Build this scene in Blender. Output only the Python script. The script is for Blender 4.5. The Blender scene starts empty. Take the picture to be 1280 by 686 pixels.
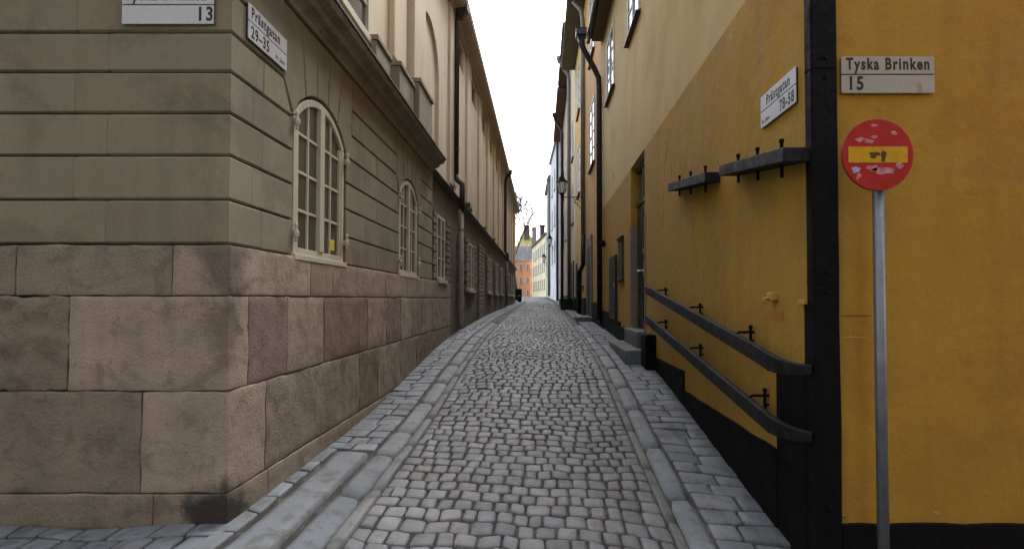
import bpy, bmesh, math, random
from mathutils import Vector, noise
R = math.radians
rnd = random.Random(7)
scene = bpy.context.scene
col = scene.collection
EYE = 1.65

# ------------------------------------------------------------------ camera, light, exposure
cam_d = bpy.data.cameras.new('camera'); cam = bpy.data.objects.new('camera', cam_d); col.objects.link(cam)
cam_d.sensor_width = 36; cam_d.lens = 36 * 660 / 1280
cam_d.shift_x = -37 / 1280; cam_d.shift_y = 16 / 1280
cam_d.clip_start = 0.05; cam_d.clip_end = 2000
cam.location = (0, 0, EYE); cam.rotation_euler = (R(91.3), 0, 0)
scene.camera = cam

world = bpy.data.worlds.new('World'); scene.world = world; world.use_nodes = True
wn = world.node_tree; wn.nodes.clear()
sky = wn.nodes.new('ShaderNodeTexSky'); sky.sky_type = 'NISHITA'; sky.sun_disc = False
SUN_EL, SUN_AZ = R(50), R(25)
sky.sun_elevation = SUN_EL; sky.sun_rotation = SUN_AZ
sky.air_density = 1.0; sky.dust_density = 4.0; sky.ozone_density = 1.0
hs = wn.nodes.new('ShaderNodeHueSaturation'); hs.inputs['Saturation'].default_value = 0.34
bg = wn.nodes.new('ShaderNodeBackground'); bg.inputs['Strength'].default_value = 0.15
wo = wn.nodes.new('ShaderNodeOutputWorld')
wn.links.new(sky.outputs[0], hs.inputs['Color']); wn.links.new(hs.outputs[0], bg.inputs[0]); wn.links.new(bg.outputs[0], wo.inputs[0])
sun_d = bpy.data.lights.new('sun', 'SUN'); sun_d.energy = 0.6; sun_d.angle = R(40); sun_d.color = (1, .97, .93)
sun = bpy.data.objects.new('sun', sun_d); col.objects.link(sun)
sun.rotation_euler = (math.pi / 2 - SUN_EL, 0, math.pi - SUN_AZ)
scene.view_settings.view_transform = 'Standard'; scene.view_settings.look = 'None'
scene.view_settings.exposure = 2.15; scene.view_settings.gamma = 1
scene.view_settings.use_curve_mapping = False
scene.cycles.max_bounces = 6; scene.cycles.diffuse_bounces = 4; scene.cycles.glossy_bounces = 2

# ------------------------------------------------------------------ helpers
def lin(r, g, b):
    f = lambda c: (c / 255 / 12.92) if c / 255 <= .04045 else ((c / 255 + .055) / 1.055) ** 2.4
    return (f(r), f(g), f(b))

class F:
    """local frame of a wall: s along it, z up, o outward from its face"""
    def __init__(s, p0, u, n): s.p0 = Vector((*p0, 0)); s.u = Vector((*u, 0)); s.n = Vector((*n, 0))
    def p(s, a, z, o=0): q = s.p0 + s.u * a + s.n * o; return (q.x, q.y, z)
def seg_frame(x0, y0, x1, y1):           # facade from (x0,y0) to (x1,y1), street on its left hand
    u = Vector((x1 - x0, y1 - y0)); L = u.length; u /= L
    return F((x0, y0), (u.x, u.y), (-u.y, u.x)), L
WORLDF = F((0, 0), (1, 0), (0, 1))

class MB:
    def __init__(s): s.v = []; s.f = []; s.c = []
    def quad_ids(s, ids, c=None): s.f.append(tuple(ids)); s.c.append(c or (1, 1, 1))
    def poly(s, pts, c=None):
        b = len(s.v); s.v += [tuple(p) for p in pts]; s.quad_ids(range(b, b + len(pts)), c)
    def rings(s, rings, c=None, cap0=True, cap1=True):
        b = len(s.v); n = len(rings[0])
        for r in rings: s.v += [tuple(p) for p in r]
        for i in range(len(rings) - 1):
            for j in range(n):
                k = (j + 1) % n
                s.quad_ids((b + i * n + j, b + i * n + k, b + (i + 1) * n + k, b + (i + 1) * n + j), c)
        if cap0: s.quad_ids([b + j for j in reversed(range(n))], c)
        if cap1: s.quad_ids([b + (len(rings) - 1) * n + j for j in range(n)], c)
    def fbox(s, f, s0, s1, z0, z1, o0, o1, c=None):
        s.rings([[f.p(a, z, o) for a, z in ((s0, z0), (s1, z0), (s1, z1), (s0, z1))] for o in (o0, o1)], c)
        return s
    def box(s, x0, x1, y0, y1, z0, z1, c=None): return s.fbox(WORLDF, x0, x1, z0, z1, y0, y1, c)
    def block(s, f, s0, s1, z0, z1, o0, o1, ch=.014, e=.002, c=None):
        """a course block: chamfered along its long edges, hairline gaps at its ends"""
        def ring(o, zi): return [f.p(a, z, o) for a, z in ((s0 + e, z0 + zi), (s1 - e, z0 + zi), (s1 - e, z1 - zi), (s0 + e, z1 - zi))]
        s.rings([ring(o0, .004), ring(o1 - ch, .004), ring(o1, ch)], c, cap0=False)
    def prism(s, f, pts, o0, o1, ch=.012, gap=.003, c=None):
        """convex or mildly bent outline extruded from o0 to o1, front edge chamfered"""
        def inset(d):
            out = []; n = len(pts)
            area = sum(pts[i][0] * pts[(i + 1) % n][1] - pts[(i + 1) % n][0] * pts[i][1] for i in range(n))
            sg = 1 if area > 0 else -1
            for i in range(n):
                a = Vector(pts[i - 1]); b = Vector(pts[i]); q = Vector(pts[(i + 1) % n])
                e1 = (b - a).normalized(); e2 = (q - b).normalized()
                n1 = Vector((-e1.y, e1.x)) * sg; n2 = Vector((-e2.y, e2.x)) * sg
                m = (n1 + n2); m = m / max(m.length_squared / 2, .2)
                out.append(b + m * d)
            return out
        g = inset(gap); k = inset(gap + ch)
        s.rings([[f.p(a.x, a.y, o0) for a in g], [f.p(a.x, a.y, o1 - ch) for a in g], [f.p(a.x, a.y, o1) for a in k]], c, cap0=False)
    def cornerblock(s, x0, x1, y0, y1, z0, z1, ch, c=None):
        def ring(z, i): return [(x0 + i, y0 + i, z), (x1 - i, y0 + i, z), (x1 - i, y1 - i, z), (x0 + i, y1 - i, z)]
        s.rings([ring(z0, ch), ring(z0 + ch, 0), ring(z1 - ch, 0), ring(z1, ch)], c)
    def roundbox(s, x0, x1, y0, y1, z0, z1, r=.02, step=.05, amp=.006, c=None, seed=0, freq=6):
        cx, cy, cz = (x0 + x1) / 2, (y0 + y1) / 2, (z0 + z1) / 2
        h = Vector(((x1 - x0) / 2, (y1 - y0) / 2, (z1 - z0) / 2)); r = min(r, min(h) * .9)
        def cuts(a):
            n = max(1, int(2 * (a - r) / step)); inner = [-(a - r) + 2 * (a - r) * i / n for i in range(n + 1)]
            return [-a, -(a - r * .35)] + inner + [a - r * .35, a]
        cs = [cuts(a) for a in h]; idx = {}
        def vert(p):
            k = (round(p[0], 5), round(p[1], 5), round(p[2], 5))
            if k in idx: return idx[k]
            v = Vector(p); q = Vector([max(-(h[i] - r), min(h[i] - r, v[i])) for i in range(3)])
            d = v - q; L = d.length; dn = d / L if L > 1e-9 else Vector((0, 0, 1))
            w = q + dn * r + Vector((cx, cy, cz))
            w = w + dn * amp * (noise.noise(w * freq + Vector((seed, 0, 0))) + .6 * noise.noise(w * freq * 2.7 + Vector((0, seed, 0))))
            idx[k] = len(s.v); s.v.append(tuple(w)); return idx[k]
        for ax in range(3):
            a, b = [i for i in range(3) if i != ax]
            for sg in (-1, 1):
                for i in range(len(cs[a]) - 1):
                    for j in range(len(cs[b]) - 1):
                        ids = []
                        for u, w in ((i, j), (i + 1, j), (i + 1, j + 1), (i, j + 1)):
                            p = [0, 0, 0]; p[ax] = sg * h[ax]; p[a] = cs[a][u]; p[b] = cs[b][w]
                            ids.append(vert(p))
                        s.quad_ids(ids, c)
    def tube(s, pts, r, n=10, c=None, rr=None):
        pts = [Vector(p) for p in pts]; rings = []
        up = Vector((0, 0, 1))
        for i, p in enumerate(pts):
            d = (pts[min(i + 1, len(pts) - 1)] - pts[max(i - 1, 0)]).normalized()
            a = d.cross(Vector((0.31, 0.17, 0.93)) if abs(d.z) < .9 else Vector((1, 0, 0))).normalized()
            if i and a.dot(pa) < 0: a = -a
            pa = a; b = d.cross(a); q = rr[i] if rr else r
            rings.append([p + (a * math.cos(2 * math.pi * k / n) + b * math.sin(2 * math.pi * k / n)) * q for k in range(n)])
        s.rings(rings, c)
    def lathe(s, x, y, prof, n=12, c=None, rot=0):
        s.rings([[(x + r * math.cos(2 * math.pi * k / n + rot), y + r * math.sin(2 * math.pi * k / n + rot), z) for k in range(n)] for r, z in prof], c)
    def sweep(s, f, s0, s1, prof, c=None):          # profile points (o, z) carried from s0 to s1
        s.rings([[f.p(a, z, o) for o, z in prof] for a in (s0, s1)], c)
    def build(s, name, m, parent=None, smooth=False, bevel=0, recalc=True):
        me = bpy.data.meshes.new(name)
        off = Vector(ROOTLOC.get(parent.name, (0, 0, 0))) if parent else Vector((0, 0, 0))
        if not parent and s.v:
            n = len(s.v); off = Vector((sum(v[0] for v in s.v) / n, sum(v[1] for v in s.v) / n, min(v[2] for v in s.v)))
        me.from_pydata([(v[0] - off.x, v[1] - off.y, v[2] - off.z) for v in s.v], [], s.f)
        ca = me.color_attributes.new('tint', 'FLOAT_COLOR', 'CORNER')
        buf = []
        for fc, c in zip(s.f, s.c): buf += [c[0], c[1], c[2], 1.0] * len(fc)
        ca.data.foreach_set('color', buf)
        if recalc:
            bm = bmesh.new(); bm.from_mesh(me); bmesh.ops.recalc_face_normals(bm, faces=bm.faces); bm.to_mesh(me); bm.free()
        if smooth: me.polygons.foreach_set('use_smooth', [True] * len(me.polygons))
        me.materials.append(m)
        o = bpy.data.objects.new(name, me); col.objects.link(o)
        if parent: o.parent = parent
        else: o.location = off
        ROOTLOC[o.name] = tuple(off)
        if bevel:
            b = o.modifiers.new('bevel', 'BEVEL'); b.width = bevel; b.segments = 2; b.limit_method = 'ANGLE'
        return o
ROOTLOC = {}
def tag(o, label=None, cat=None, group=None, kind=None):
    if label: o['label'] = label
    if cat: o['category'] = cat
    if group: o['group'] = group
    if kind: o['kind'] = kind
    return o
def thing(name, loc, label, cat, group=None):
    o = bpy.data.objects.new(name, None); col.objects.link(o); o.location = loc; o.empty_display_size = .2
    ROOTLOC[o.name] = tuple(loc); return tag(o, label, cat, group)

# ------------------------------------------------------------------ materials
def mat(name, c, rough=.85, var=.12, vscale=3.0, fine=60, bump=.25, tint=False, c2=None, c2scale=1.2, c2lo=.5, c2hi=.62, metallic=0,
        streak=0, spec=.35, bdist=.01, stain=None, midbump=.0, dirt=None):
    m = bpy.data.materials.new(name); m.use_nodes = True; nt = m.node_tree; N = nt.nodes; L = nt.links
    bs = N['Principled BSDF']; bs.inputs['Roughness'].default_value = rough; bs.inputs['Metallic'].default_value = metallic
    bs.inputs['Specular IOR Level'].default_value = spec
    tc = N.new('ShaderNodeTexCoord'); co = tc.outputs['Object']
    def nz(scale, detail=6, rg=.6, vec=None, dist=0):
        n = N.new('ShaderNodeTexNoise'); n.inputs['Scale'].default_value = scale; n.inputs['Detail'].default_value = detail
        n.inputs['Roughness'].default_value = rg; n.inputs['Distortion'].default_value = dist
        L.new(vec or co, n.inputs['Vector']); return n.outputs['Fac']
    def mp(sc):
        q = N.new('ShaderNodeMapping'); q.inputs['Scale'].default_value = sc; L.new(co, q.inputs['Vector']); return q.outputs[0]
    def ramp(fac, lo, hi, a=0., b=1.):
        q = N.new('ShaderNodeMapRange'); q.inputs['From Min'].default_value = lo; q.inputs['From Max'].default_value = hi
        q.inputs['To Min'].default_value = a; q.inputs['To Max'].default_value = b; q.interpolation_type = 'SMOOTHSTEP'
        L.new(fac, q.inputs['Value']); return q.outputs[0]
    def mix(fac, a, b, mode='MIX'):
        q = N.new('ShaderNodeMix'); q.data_type = 'RGBA'; q.blend_type = mode
        for sock, val in ((q.inputs['Factor'], fac), (q.inputs['A'], a), (q.inputs['B'], b)):
            if isinstance(val, (int, float)): sock.default_value = val
            elif isinstance(val, tuple): sock.default_value = (*val, 1)
            else: L.new(val, sock)
        return q.outputs['Result']
    def grey(v):
        q = N.new('ShaderNodeCombineColor')
        for i in range(3): L.new(v, q.inputs[i])
        return q.outputs[0]
    cur = mix(0.0, c, c)
    if c2: cur = mix(ramp(nz(c2scale, 8, .65, dist=.4), c2lo, c2hi), c, c2)
    if tint:
        at = N.new('ShaderNodeAttribute'); at.attribute_name = 'tint'; cur = mix(1.0, cur, at.outputs['Color'], 'MULTIPLY')
    v1 = ramp(nz(vscale, 8, .62), .3, .7, 1 - var, 1 + var); cur = mix(1.0, cur, grey(v1), 'MULTIPLY')
    v2 = ramp(nz(fine, 4, .6), .3, .7, 1 - var * .7, 1 + var * .7); cur = mix(1.0, cur, grey(v2), 'MULTIPLY')
    if streak:
        v3 = ramp(nz(1.0, 6, .6, mp((5, 5, .35))), .45, .75, 1.0, 1 - streak); cur = mix(1.0, cur, grey(v3), 'MULTIPLY')
    if dirt:                                         # soiling with a ragged edge: (centre, radius, strength, colour) in object space
        for (p, r, st, dc) in dirt:
            vm = N.new('ShaderNodeVectorMath'); vm.operation = 'DISTANCE'; L.new(co, vm.inputs[0]); vm.inputs[1].default_value = p
            ad = N.new('ShaderNodeMath'); ad.operation = 'MULTIPLY_ADD'; L.new(nz(5, 6, .65), ad.inputs[0]); ad.inputs[1].default_value = -.9 * r * 2
            L.new(vm.outputs['Value'], ad.inputs[2])
            cur = mix(ramp(ad.outputs[0], -.35 * r, .3 * r, st, 0), cur, dc)
    L.new(cur, bs.inputs['Base Color'])
    if bump:
        b = N.new('ShaderNodeBump'); b.inputs['Strength'].default_value = bump; b.inputs['Distance'].default_value = bdist
        L.new(nz(fine, 6, .65), b.inputs['Height']); nrm = b.outputs[0]
        if midbump:
            b2 = N.new('ShaderNodeBump'); b2.inputs['Strength'].default_value = midbump; b2.inputs['Distance'].default_value = .03
            L.new(nz(fine * .15, 8, .6), b2.inputs['Height']); L.new(nrm, b2.inputs['Normal']); nrm = b2.outputs[0]
        L.new(nrm, bs.inputs['Normal'])
    rv = ramp(nz(vscale * 2, 4), .3, .7, max(rough - .12, .03), min(rough + .1, 1)); L.new(rv, bs.inputs['Roughness'])
    return m
M = {}
M['joint'] = mat('joint_dirt', lin(56, 53, 50), .95, .3, 4, 90, .8, c2=lin(84, 79, 72), c2scale=6)
M['cobble'] = mat('granite_setts', lin(104, 106, 109), .62, .13, 9, 160, .5, tint=True, c2=lin(90, 90, 91), c2scale=14, c2lo=.45, c2hi=.7, bdist=.006, midbump=.25)
M['slab'] = mat('granite_slab', lin(100, 105, 110), .7, .16, 5, 120, .6, tint=True, c2=lin(84, 85, 86), c2scale=7, bdist=.005, midbump=.2)
M['stone_base'] = mat('sandstone', lin(132, 125, 115), .9, .13, 2.8, 70, .9, tint=True, c2=lin(116, 109, 99), c2scale=5, bdist=.012, midbump=.5, streak=.14,
                      dirt=[((2.1, -4.8, .02), .25, .85, lin(26, 25, 24)), ((2.12, -4.82, 1.6), .24, .6, lin(56, 52, 48)), ((2.1, -4.85, 1.15), .16, .45, lin(60, 50, 40))])
M['rust'] = mat('rusticated_plaster', lin(122, 117, 99), .88, .09, 1.6, 55, .25, tint=True, c2=lin(108, 103, 86), c2scale=1.5, streak=.16, bdist=.006, midbump=.15)
M['groove'] = mat('rustication_joint', lin(96, 90, 74), .95, .1, 3, 50, .2)
M['rearwall'] = mat('rough_plaster', lin(100, 93, 80), .95, .16, 1.2, 40, .6, c2=lin(82, 76, 66), c2scale=.9, streak=.25, midbump=.4)
M['quoin'] = mat('quoin_plaster', lin(122, 116, 102), .95, .14, 2, 45, .5, tint=True, streak=.2)
M['upper'] = mat('lime_render', lin(196, 182, 160), .9, .07, .9, 40, .2, c2=lin(184, 168, 146), c2scale=.6, streak=.13)
M['cornice'] = mat('cornice_stone', lin(134, 127, 112), .9, .12, 2, 40, .4, c2=lin(114, 107, 93), c2scale=2, streak=.2)
M['eave'] = mat('eave_boards', lin(170, 154, 134), .85, .1, 1.5, 40, .2)
M['ledge'] = mat('lead_flashing', lin(48, 44, 42), .6, .15, 3, 40, .3)
M['white_wood'] = mat('painted_window_wood', lin(178, 173, 158), .6, .06, 5, 80, .15)
M['white_wood2'] = mat('white_window_wood', lin(186, 184, 178), .55, .05, 5, 80, .1)
M['ochre'] = mat('ochre_render', lin(156, 121, 42), .9, .05, 1.4, 55, .3, c2=lin(148, 113, 42), c2scale=1.1, streak=.14, midbump=.35,
                 dirt=[((-2.35, -3.9, 1.3), .3, .35, lin(132, 92, 40)), ((-2.35, -2.6, 1.2), .3, .2, lin(124, 92, 42)), ((-2.35, -4.0, 2.4), .25, .18, lin(128, 94, 44)), ((-2.35, -1.6, 2.7), .3, .18, lin(132, 98, 44)), ((-1.6, -4.8, .6), .35, .25, lin(128, 92, 38)), ((-.8, -4.8, 2.0), .4, .15, lin(130, 94, 40))])
M['tan'] = mat('tan_render', lin(184, 160, 110), .9, .04, .8, 70, .18, c2=lin(176, 152, 102), c2scale=.7, streak=.08, midbump=.15)
M['black'] = mat('black_tarred_plinth', lin(10, 10, 12), .85, .25, 3, 60, .5, c2=lin(26, 26, 26), c2scale=2.5, c2lo=.55, c2hi=.75, midbump=.35, spec=.12)
M['blackiron'] = mat('black_painted_iron', lin(9, 9, 12), .75, .25, 6, 60, .4, c2=lin(24, 24, 26), c2scale=7, c2lo=.6, c2hi=.75, spec=.12, midbump=.2)
M['beam'] = mat('tarred_timber', lin(15, 14, 17), .7, .2, 6, 60, .5, spec=.25, c2=lin(34, 32, 36), c2scale=5, midbump=.2)
M['pipe_brown'] = mat('brown_downpipe', lin(50, 38, 40), .5, .15, 4, 50, .1)
M['pipe_beige'] = mat('beige_downpipe', lin(118, 110, 98), .6, .15, 4, 50, .1)
M['pipe_grey'] = mat('zinc_downpipe', lin(112, 108, 104), .5, .15, 4, 50, .1, metallic=.3)
M['pipe_black'] = mat('black_downpipe', lin(24, 21, 22), .5, .15, 4, 50, .1)
M['step'] = mat('step_granite', lin(88, 90, 91), .8, .15, 4, 80, .4, c2=lin(64, 64, 62), c2scale=5, midbump=.2)
M['enamel'] = mat('white_enamel', lin(176, 180, 188), .4, .05, 4, 60, .03)
M['enamel_old_shaded'] = mat('aged_shaded_enamel', lin(148, 147, 142), .5, .08, 5, 60, .05, c2=lin(126, 123, 116), c2scale=8, c2lo=.58, c2hi=.7)  # greyer plate: age, plus shade put into the base colour
M['ink'] = mat('black_enamel', lin(16, 16, 22), .5, .05, 4, 60, 0)
M['red'] = mat('red_sign_film', lin(150, 14, 24), .45, .08, 6, 60, .03)
M['yellow'] = mat('yellow_sign_film', lin(176, 138, 8), .45, .1, 6, 60, .03, c2=lin(150, 110, 10), c2scale=14, c2lo=.6, c2hi=.7)
M['sticker'] = mat('sticker_remnants', lin(170, 120, 130), .8, .35, 30, 90, .3)
M['sticker_b'] = mat('blue_sticker_remnants', lin(130, 150, 180), .8, .4, 30, 90, .3)
M['galv'] = mat('galvanised_steel', lin(112, 117, 122), .45, .12, 12, 60, .1, metallic=.6)
M['knob'] = mat('ochre_painted_fitting', lin(168, 130, 56), .7, .1, 20, 80, .2)
M['door_green'] = mat('dark_green_door', lin(34, 40, 34), .4, .15, 4, 60, .1)
M['shutter'] = mat('dark_shutter', lin(28, 26, 24), .6, .2, 5, 60, .2)
M['jamb'] = mat('door_jamb_stone', lin(118, 104, 96), .85, .12, 4, 60, .3)
M['steel'] = mat('polished_steel', lin(190, 188, 180), .3, .05, 5, 60, 0, metallic=.9)
M['bark'] = mat('bark', lin(70, 60, 54), .95, .2, 8, 60, .5)
M['tile'] = mat('slate_roof', lin(34, 36, 44), .8, .2, 3, 30, .5, c2=lin(64, 70, 88), c2scale=1.2, c2lo=.5, c2hi=.6)
M['redtile'] = mat('clay_tile_roof', lin(120, 66, 48), .85, .2, 3, 30, .5)
M['weed'] = mat('weed_leaves', lin(70, 78, 46), .9, .3, 20, 80, .2)
M['yellow_label'] = mat('yellow_label', lin(200, 190, 40), .6, .1, 30, 80, 0)
def glass(name, c=(.02, .022, .025), rough=.06):
    m = bpy.data.materials.new(name); m.use_nodes = True; nt = m.node_tree; bs = nt.nodes['Principled BSDF']
    bs.inputs['Base Color'].default_value = (*c, 1); bs.inputs['Roughness'].default_value = rough; bs.inputs['IOR'].default_value = 1.52
    tc = nt.nodes.new('ShaderNodeTexCoord'); n = nt.nodes.new('ShaderNodeTexNoise'); n.inputs['Scale'].default_value = 2.3
    b = nt.nodes.new('ShaderNodeBump'); b.inputs['Strength'].default_value = .12; b.inputs['Distance'].default_value = .02
    nt.links.new(tc.outputs['Object'], n.inputs['Vector']); nt.links.new(n.outputs[0], b.inputs['Height']); nt.links.new(b.outputs[0], bs.inputs['Normal'])
    return m
M['glass'] = glass('window_glass', lin(76, 75, 68), .1); M['glass_pale'] = glass('pale_window_glass', lin(120, 125, 132), .12)  # glass_pale: panes with a paler blue-grey base colour
def plaster(name, r, g, b, **k):
    return mat(name, lin(r, g, b), .9, .06, .8, 50, .2, c2=lin(r * .9, g * .9, b * .88), c2scale=.5, streak=.1, **k)

# ------------------------------------------------------------------ ground heights
def interp(t, x):
    if x <= t[0][0]: return t[0][1]
    for (a, u), (b, v) in zip(t, t[1:]):
        if x <= b:
            k = (x - a) / (b - a); return u + (v - u) * k
    return t[-1][1]
GL = [(-60, .0), (0, .20), (2.5, .29), (3.15, .31), (4.4, .345), (5.3, .37), (6.16, .43), (7, .53), (9.5, .79), (11, .90), (17.3, 1.09), (39, 1.40), (55, 1.74), (62, 1.93), (70, 1.98), (100, 1.9), (400, 1.5)]
GR = [(-60, -.5), (0, -.42), (2.2, -.15), (3.44, .02), (7.5, .64), (9.5, .75), (13.4, .89), (26, 1.09), (39, 1.30), (47, 1.47), (55, 1.74), (62, 1.93), (70, 1.98), (100, 1.9), (400, 1.5)]
def sm(t, y): return (interp(t, y - .7) + interp(t, y - .35) + 2 * interp(t, y) + interp(t, y + .35) + interp(t, y + .7)) / 6
def G(x, y):
    t = max(0, min(1, (x + 1.9) / 3.55)); h = sm(GL, y) * (1 - t) + sm(GR, y) * t
    if y < 3.3 and x > 1.65: h -= min(x - 1.65, 6) * .09
    return h
def g_grid(name, xs, ys, dz, m):
    mb = MB()
    for y in ys:
        for x in xs: mb.v.append((x, y, G(x, y) + dz))
    n = len(xs)
    for j in range(len(ys) - 1):
        for i in range(n - 1): mb.quad_ids((j * n + i, j * n + i + 1, (j + 1) * n + i + 1, (j + 1) * n + i))
    return tag(mb.build(name, m, recalc=False, smooth=True), kind='structure')
xs = [-400, -120, -40, -15, -8, -5, -3] + [-2 + .25 * i for i in range(17)] + [3, 5, 8, 15, 40, 120, 400]
ys = [-60, -20, -8, -4, -2, -1, 0, 1, 2] + [2.5 + .35 * i for i in range(60)] + [24 + 2 * i for i in range(26)] + [80, 90, 100, 150, 400]
g_grid('ground', xs, ys, -.021, M['joint'])

def stone(mb, q, lvl, h=.05, dome=.003, tilt=.006, c=None, extra=0., sq=1.):
    """one sett from its four plan corners, rounded and slightly tilted"""
    cx = sum(p[0] for p in q) / 4; cy = sum(p[1] for p in q) / 4; z0 = G(cx, cy) + rnd.uniform(-.004, .004) - (rnd.random() < .06) * .006 + extra
    tx, ty = rnd.uniform(-tilt, tilt) / .12, rnd.uniform(-tilt, tilt) / .12
    if lvl > 0 and max(abs(q[0][0] - q[1][0]), abs(q[0][1] - q[2][1])) > .3: tx *= .25; ty *= .25
    zz = lambda x, y: z0 + (G(x, y) - G(cx, cy)) + tx * (x - cx) * .6 + ty * (y - cy) * .6
    if lvl == 2:
        top = [(cx + (p[0] - cx) * .93, cy + (p[1] - cy) * .93) for p in q]
        mb.rings([[(x, y, zz(x, y) - h) for x, y in q], [(x, y, zz(x, y)) for x, y in top]], c, cap0=False); return
    n = 16 if lvl == 0 else 8
    e = rnd.uniform(.24, .36) * sq; ring = []
    for k in range(n):
        a = 2 * math.pi * (k + .5) / n; cu, su = math.cos(a), math.sin(a)
        u = math.copysign(abs(cu) ** e, cu); v = math.copysign(abs(su) ** e, su)
        if lvl == 0: u *= 1 + rnd.uniform(-.035, .035) * sq; v *= 1 + rnd.uniform(-.035, .035) * sq
        w = [(1 - u) * (1 - v) / 4, (1 + u) * (1 - v) / 4, (1 + u) * (1 + v) / 4, (1 - u) * (1 + v) / 4]
        ring.append((sum(w[i] * q[i][0] for i in range(4)), sum(w[i] * q[i][1] for i in range(4))))
    lv = [(1, -h), (1, -.014), (.975, -.005), (.91, 0), (.5, dome * .75)] if sq == 1 else [(1, -h), (1, -.009), (.98, -.003), (.93, 0), (.5, dome * .4)] if lvl == 0 else [(1, -h), (.985, -.008), (.88, 0)]
    wob = rnd.uniform(0, 100); rr = []
    for sc, dz in lv:
        r = []
        for x, y in ring:
            X = cx + (x - cx) * sc; Y = cy + (y - cy) * sc; d = dz
            if sc < .95 and lvl == 0: d += .004 * noise.noise(Vector((X * 14, Y * 14, wob)))
            r.append((X, Y, zz(X, Y) + d))
        rr.append(r)
    b = len(mb.v); mb.rings(rr, c, cap0=False, cap1=(lvl == 1))
    if lvl == 0:
        ci = len(mb.v); mb.v.append((cx, cy, zz(cx, cy) + dome)); base = b + (len(lv) - 1) * n
        for k in range(n): mb.quad_ids((base + k, base + (k + 1) % n, ci), c)
def gtint(lo=.74, hi=1.18, warm=.05):
    v = rnd.uniform(lo, hi); warm *= 1.8 if rnd.random() < .12 else 1; w = rnd.uniform(-warm, warm); return (v * (1 + w), v, v * (1 - w))
def wander(y): return .03 * math.sin(y * .9) + .02 * math.sin(y * 2.3 + 1)

# road setts
XL0, XR0 = -1.14, .86
def pave(mb, xl, xr, y0, y1, w, d, gap, lvlf, arc=.0, tint=None, stagger=.5, extra=0., jit=.12, sq=1.):
    y = y0; row = 0; prev = None
    n = None
    while y < y1:
        dd = d * rnd.uniform(.9, 1.1) * (1 if y < 25 else 1.5)
        ww = w * (1 if y < 25 else 1.4)
        a, b = xl(y), xr(y); nx = max(1, round((b - a) / ww + (rnd.uniform(-.5, .5) if row % 2 else 0)))
        wd = [rnd.uniform(1 - 2.2 * jit, 1 + 2.2 * jit) for _ in range(nx)]; wd[0] *= rnd.uniform(.6, 1.3); tot = sum(wd); cuts = [a]
        for q_ in wd: cuts.append(cuts[-1] + (b - a) * q_ / tot)
        bend = lambda x, yy: yy + arc * noise.noise(Vector((x * 1.3, yy * .6, 3.3))) + .25 * d * noise.noise(Vector((x * 6, yy * 3, 9)))
        for i in range(nx):
            x0, x1 = cuts[i] + gap / 2, cuts[i + 1] - gap / 2; s0 = rnd.uniform(-.006, .006); s1 = rnd.uniform(-.006, .006)
            q = [(x0 + s0, bend(x0, y) + gap / 2), (x1 + s1, bend(x1, y) + gap / 2), (x1 - s0, bend(x1, y + dd) - gap / 2), (x0 - s1, bend(x0, y + dd) - gap / 2)]
            tc = (tint or gtint)(); pv = 1 + .28 * noise.noise(Vector((x0 * .9, y * .45, 7.7))); stone(mb, q, lvlf(y), c=tuple(v * pv for v in tc), extra=extra - .006 * max(0, noise.noise(Vector((x0 * 1.4, y * .8, 1.7)))), sq=sq)
        y += dd; row += 1
mb = MB(); lv = lambda y: 0 if y < 11 else (1 if y < 24 else 2)
def xl(y): return -1.14 if y < 42 else -1.14 - min((y - 42) * .25, 2.2)
def xr(y): return .86 if y < 45 else .86 - (y - 45) * .045
pave(mb, xl, xr, 2.0, 66, .128, .148, .013, lv, arc=.16)
tag(mb.build('road', M['cobble'], smooth=True, recalc=False), kind='structure')
mb = MB()
pave(mb, lambda y: -6, lambda y: 7, -6, 2.0, .15, .16, .018, lambda y: 1, arc=.2)
pave(mb, lambda y: 1.66, lambda y: 7, 2.0, 3.05, .17, .16, .02, lambda y: 1, arc=.12)
tag(mb.build('cross_street', M['cobble'], smooth=True, recalc=False), kind='structure')
mb = MB(); pave(mb, lambda y: -6, lambda y: -1.84, 2.0, 3.14, .2, .17, .016, lambda y: 0, arc=.14, tint=lambda: gtint(.85, 1.3, .04), sq=.85)
tag(mb.build('cross_sidewalk', M['slab'], smooth=True, recalc=False), kind='structure')
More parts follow.
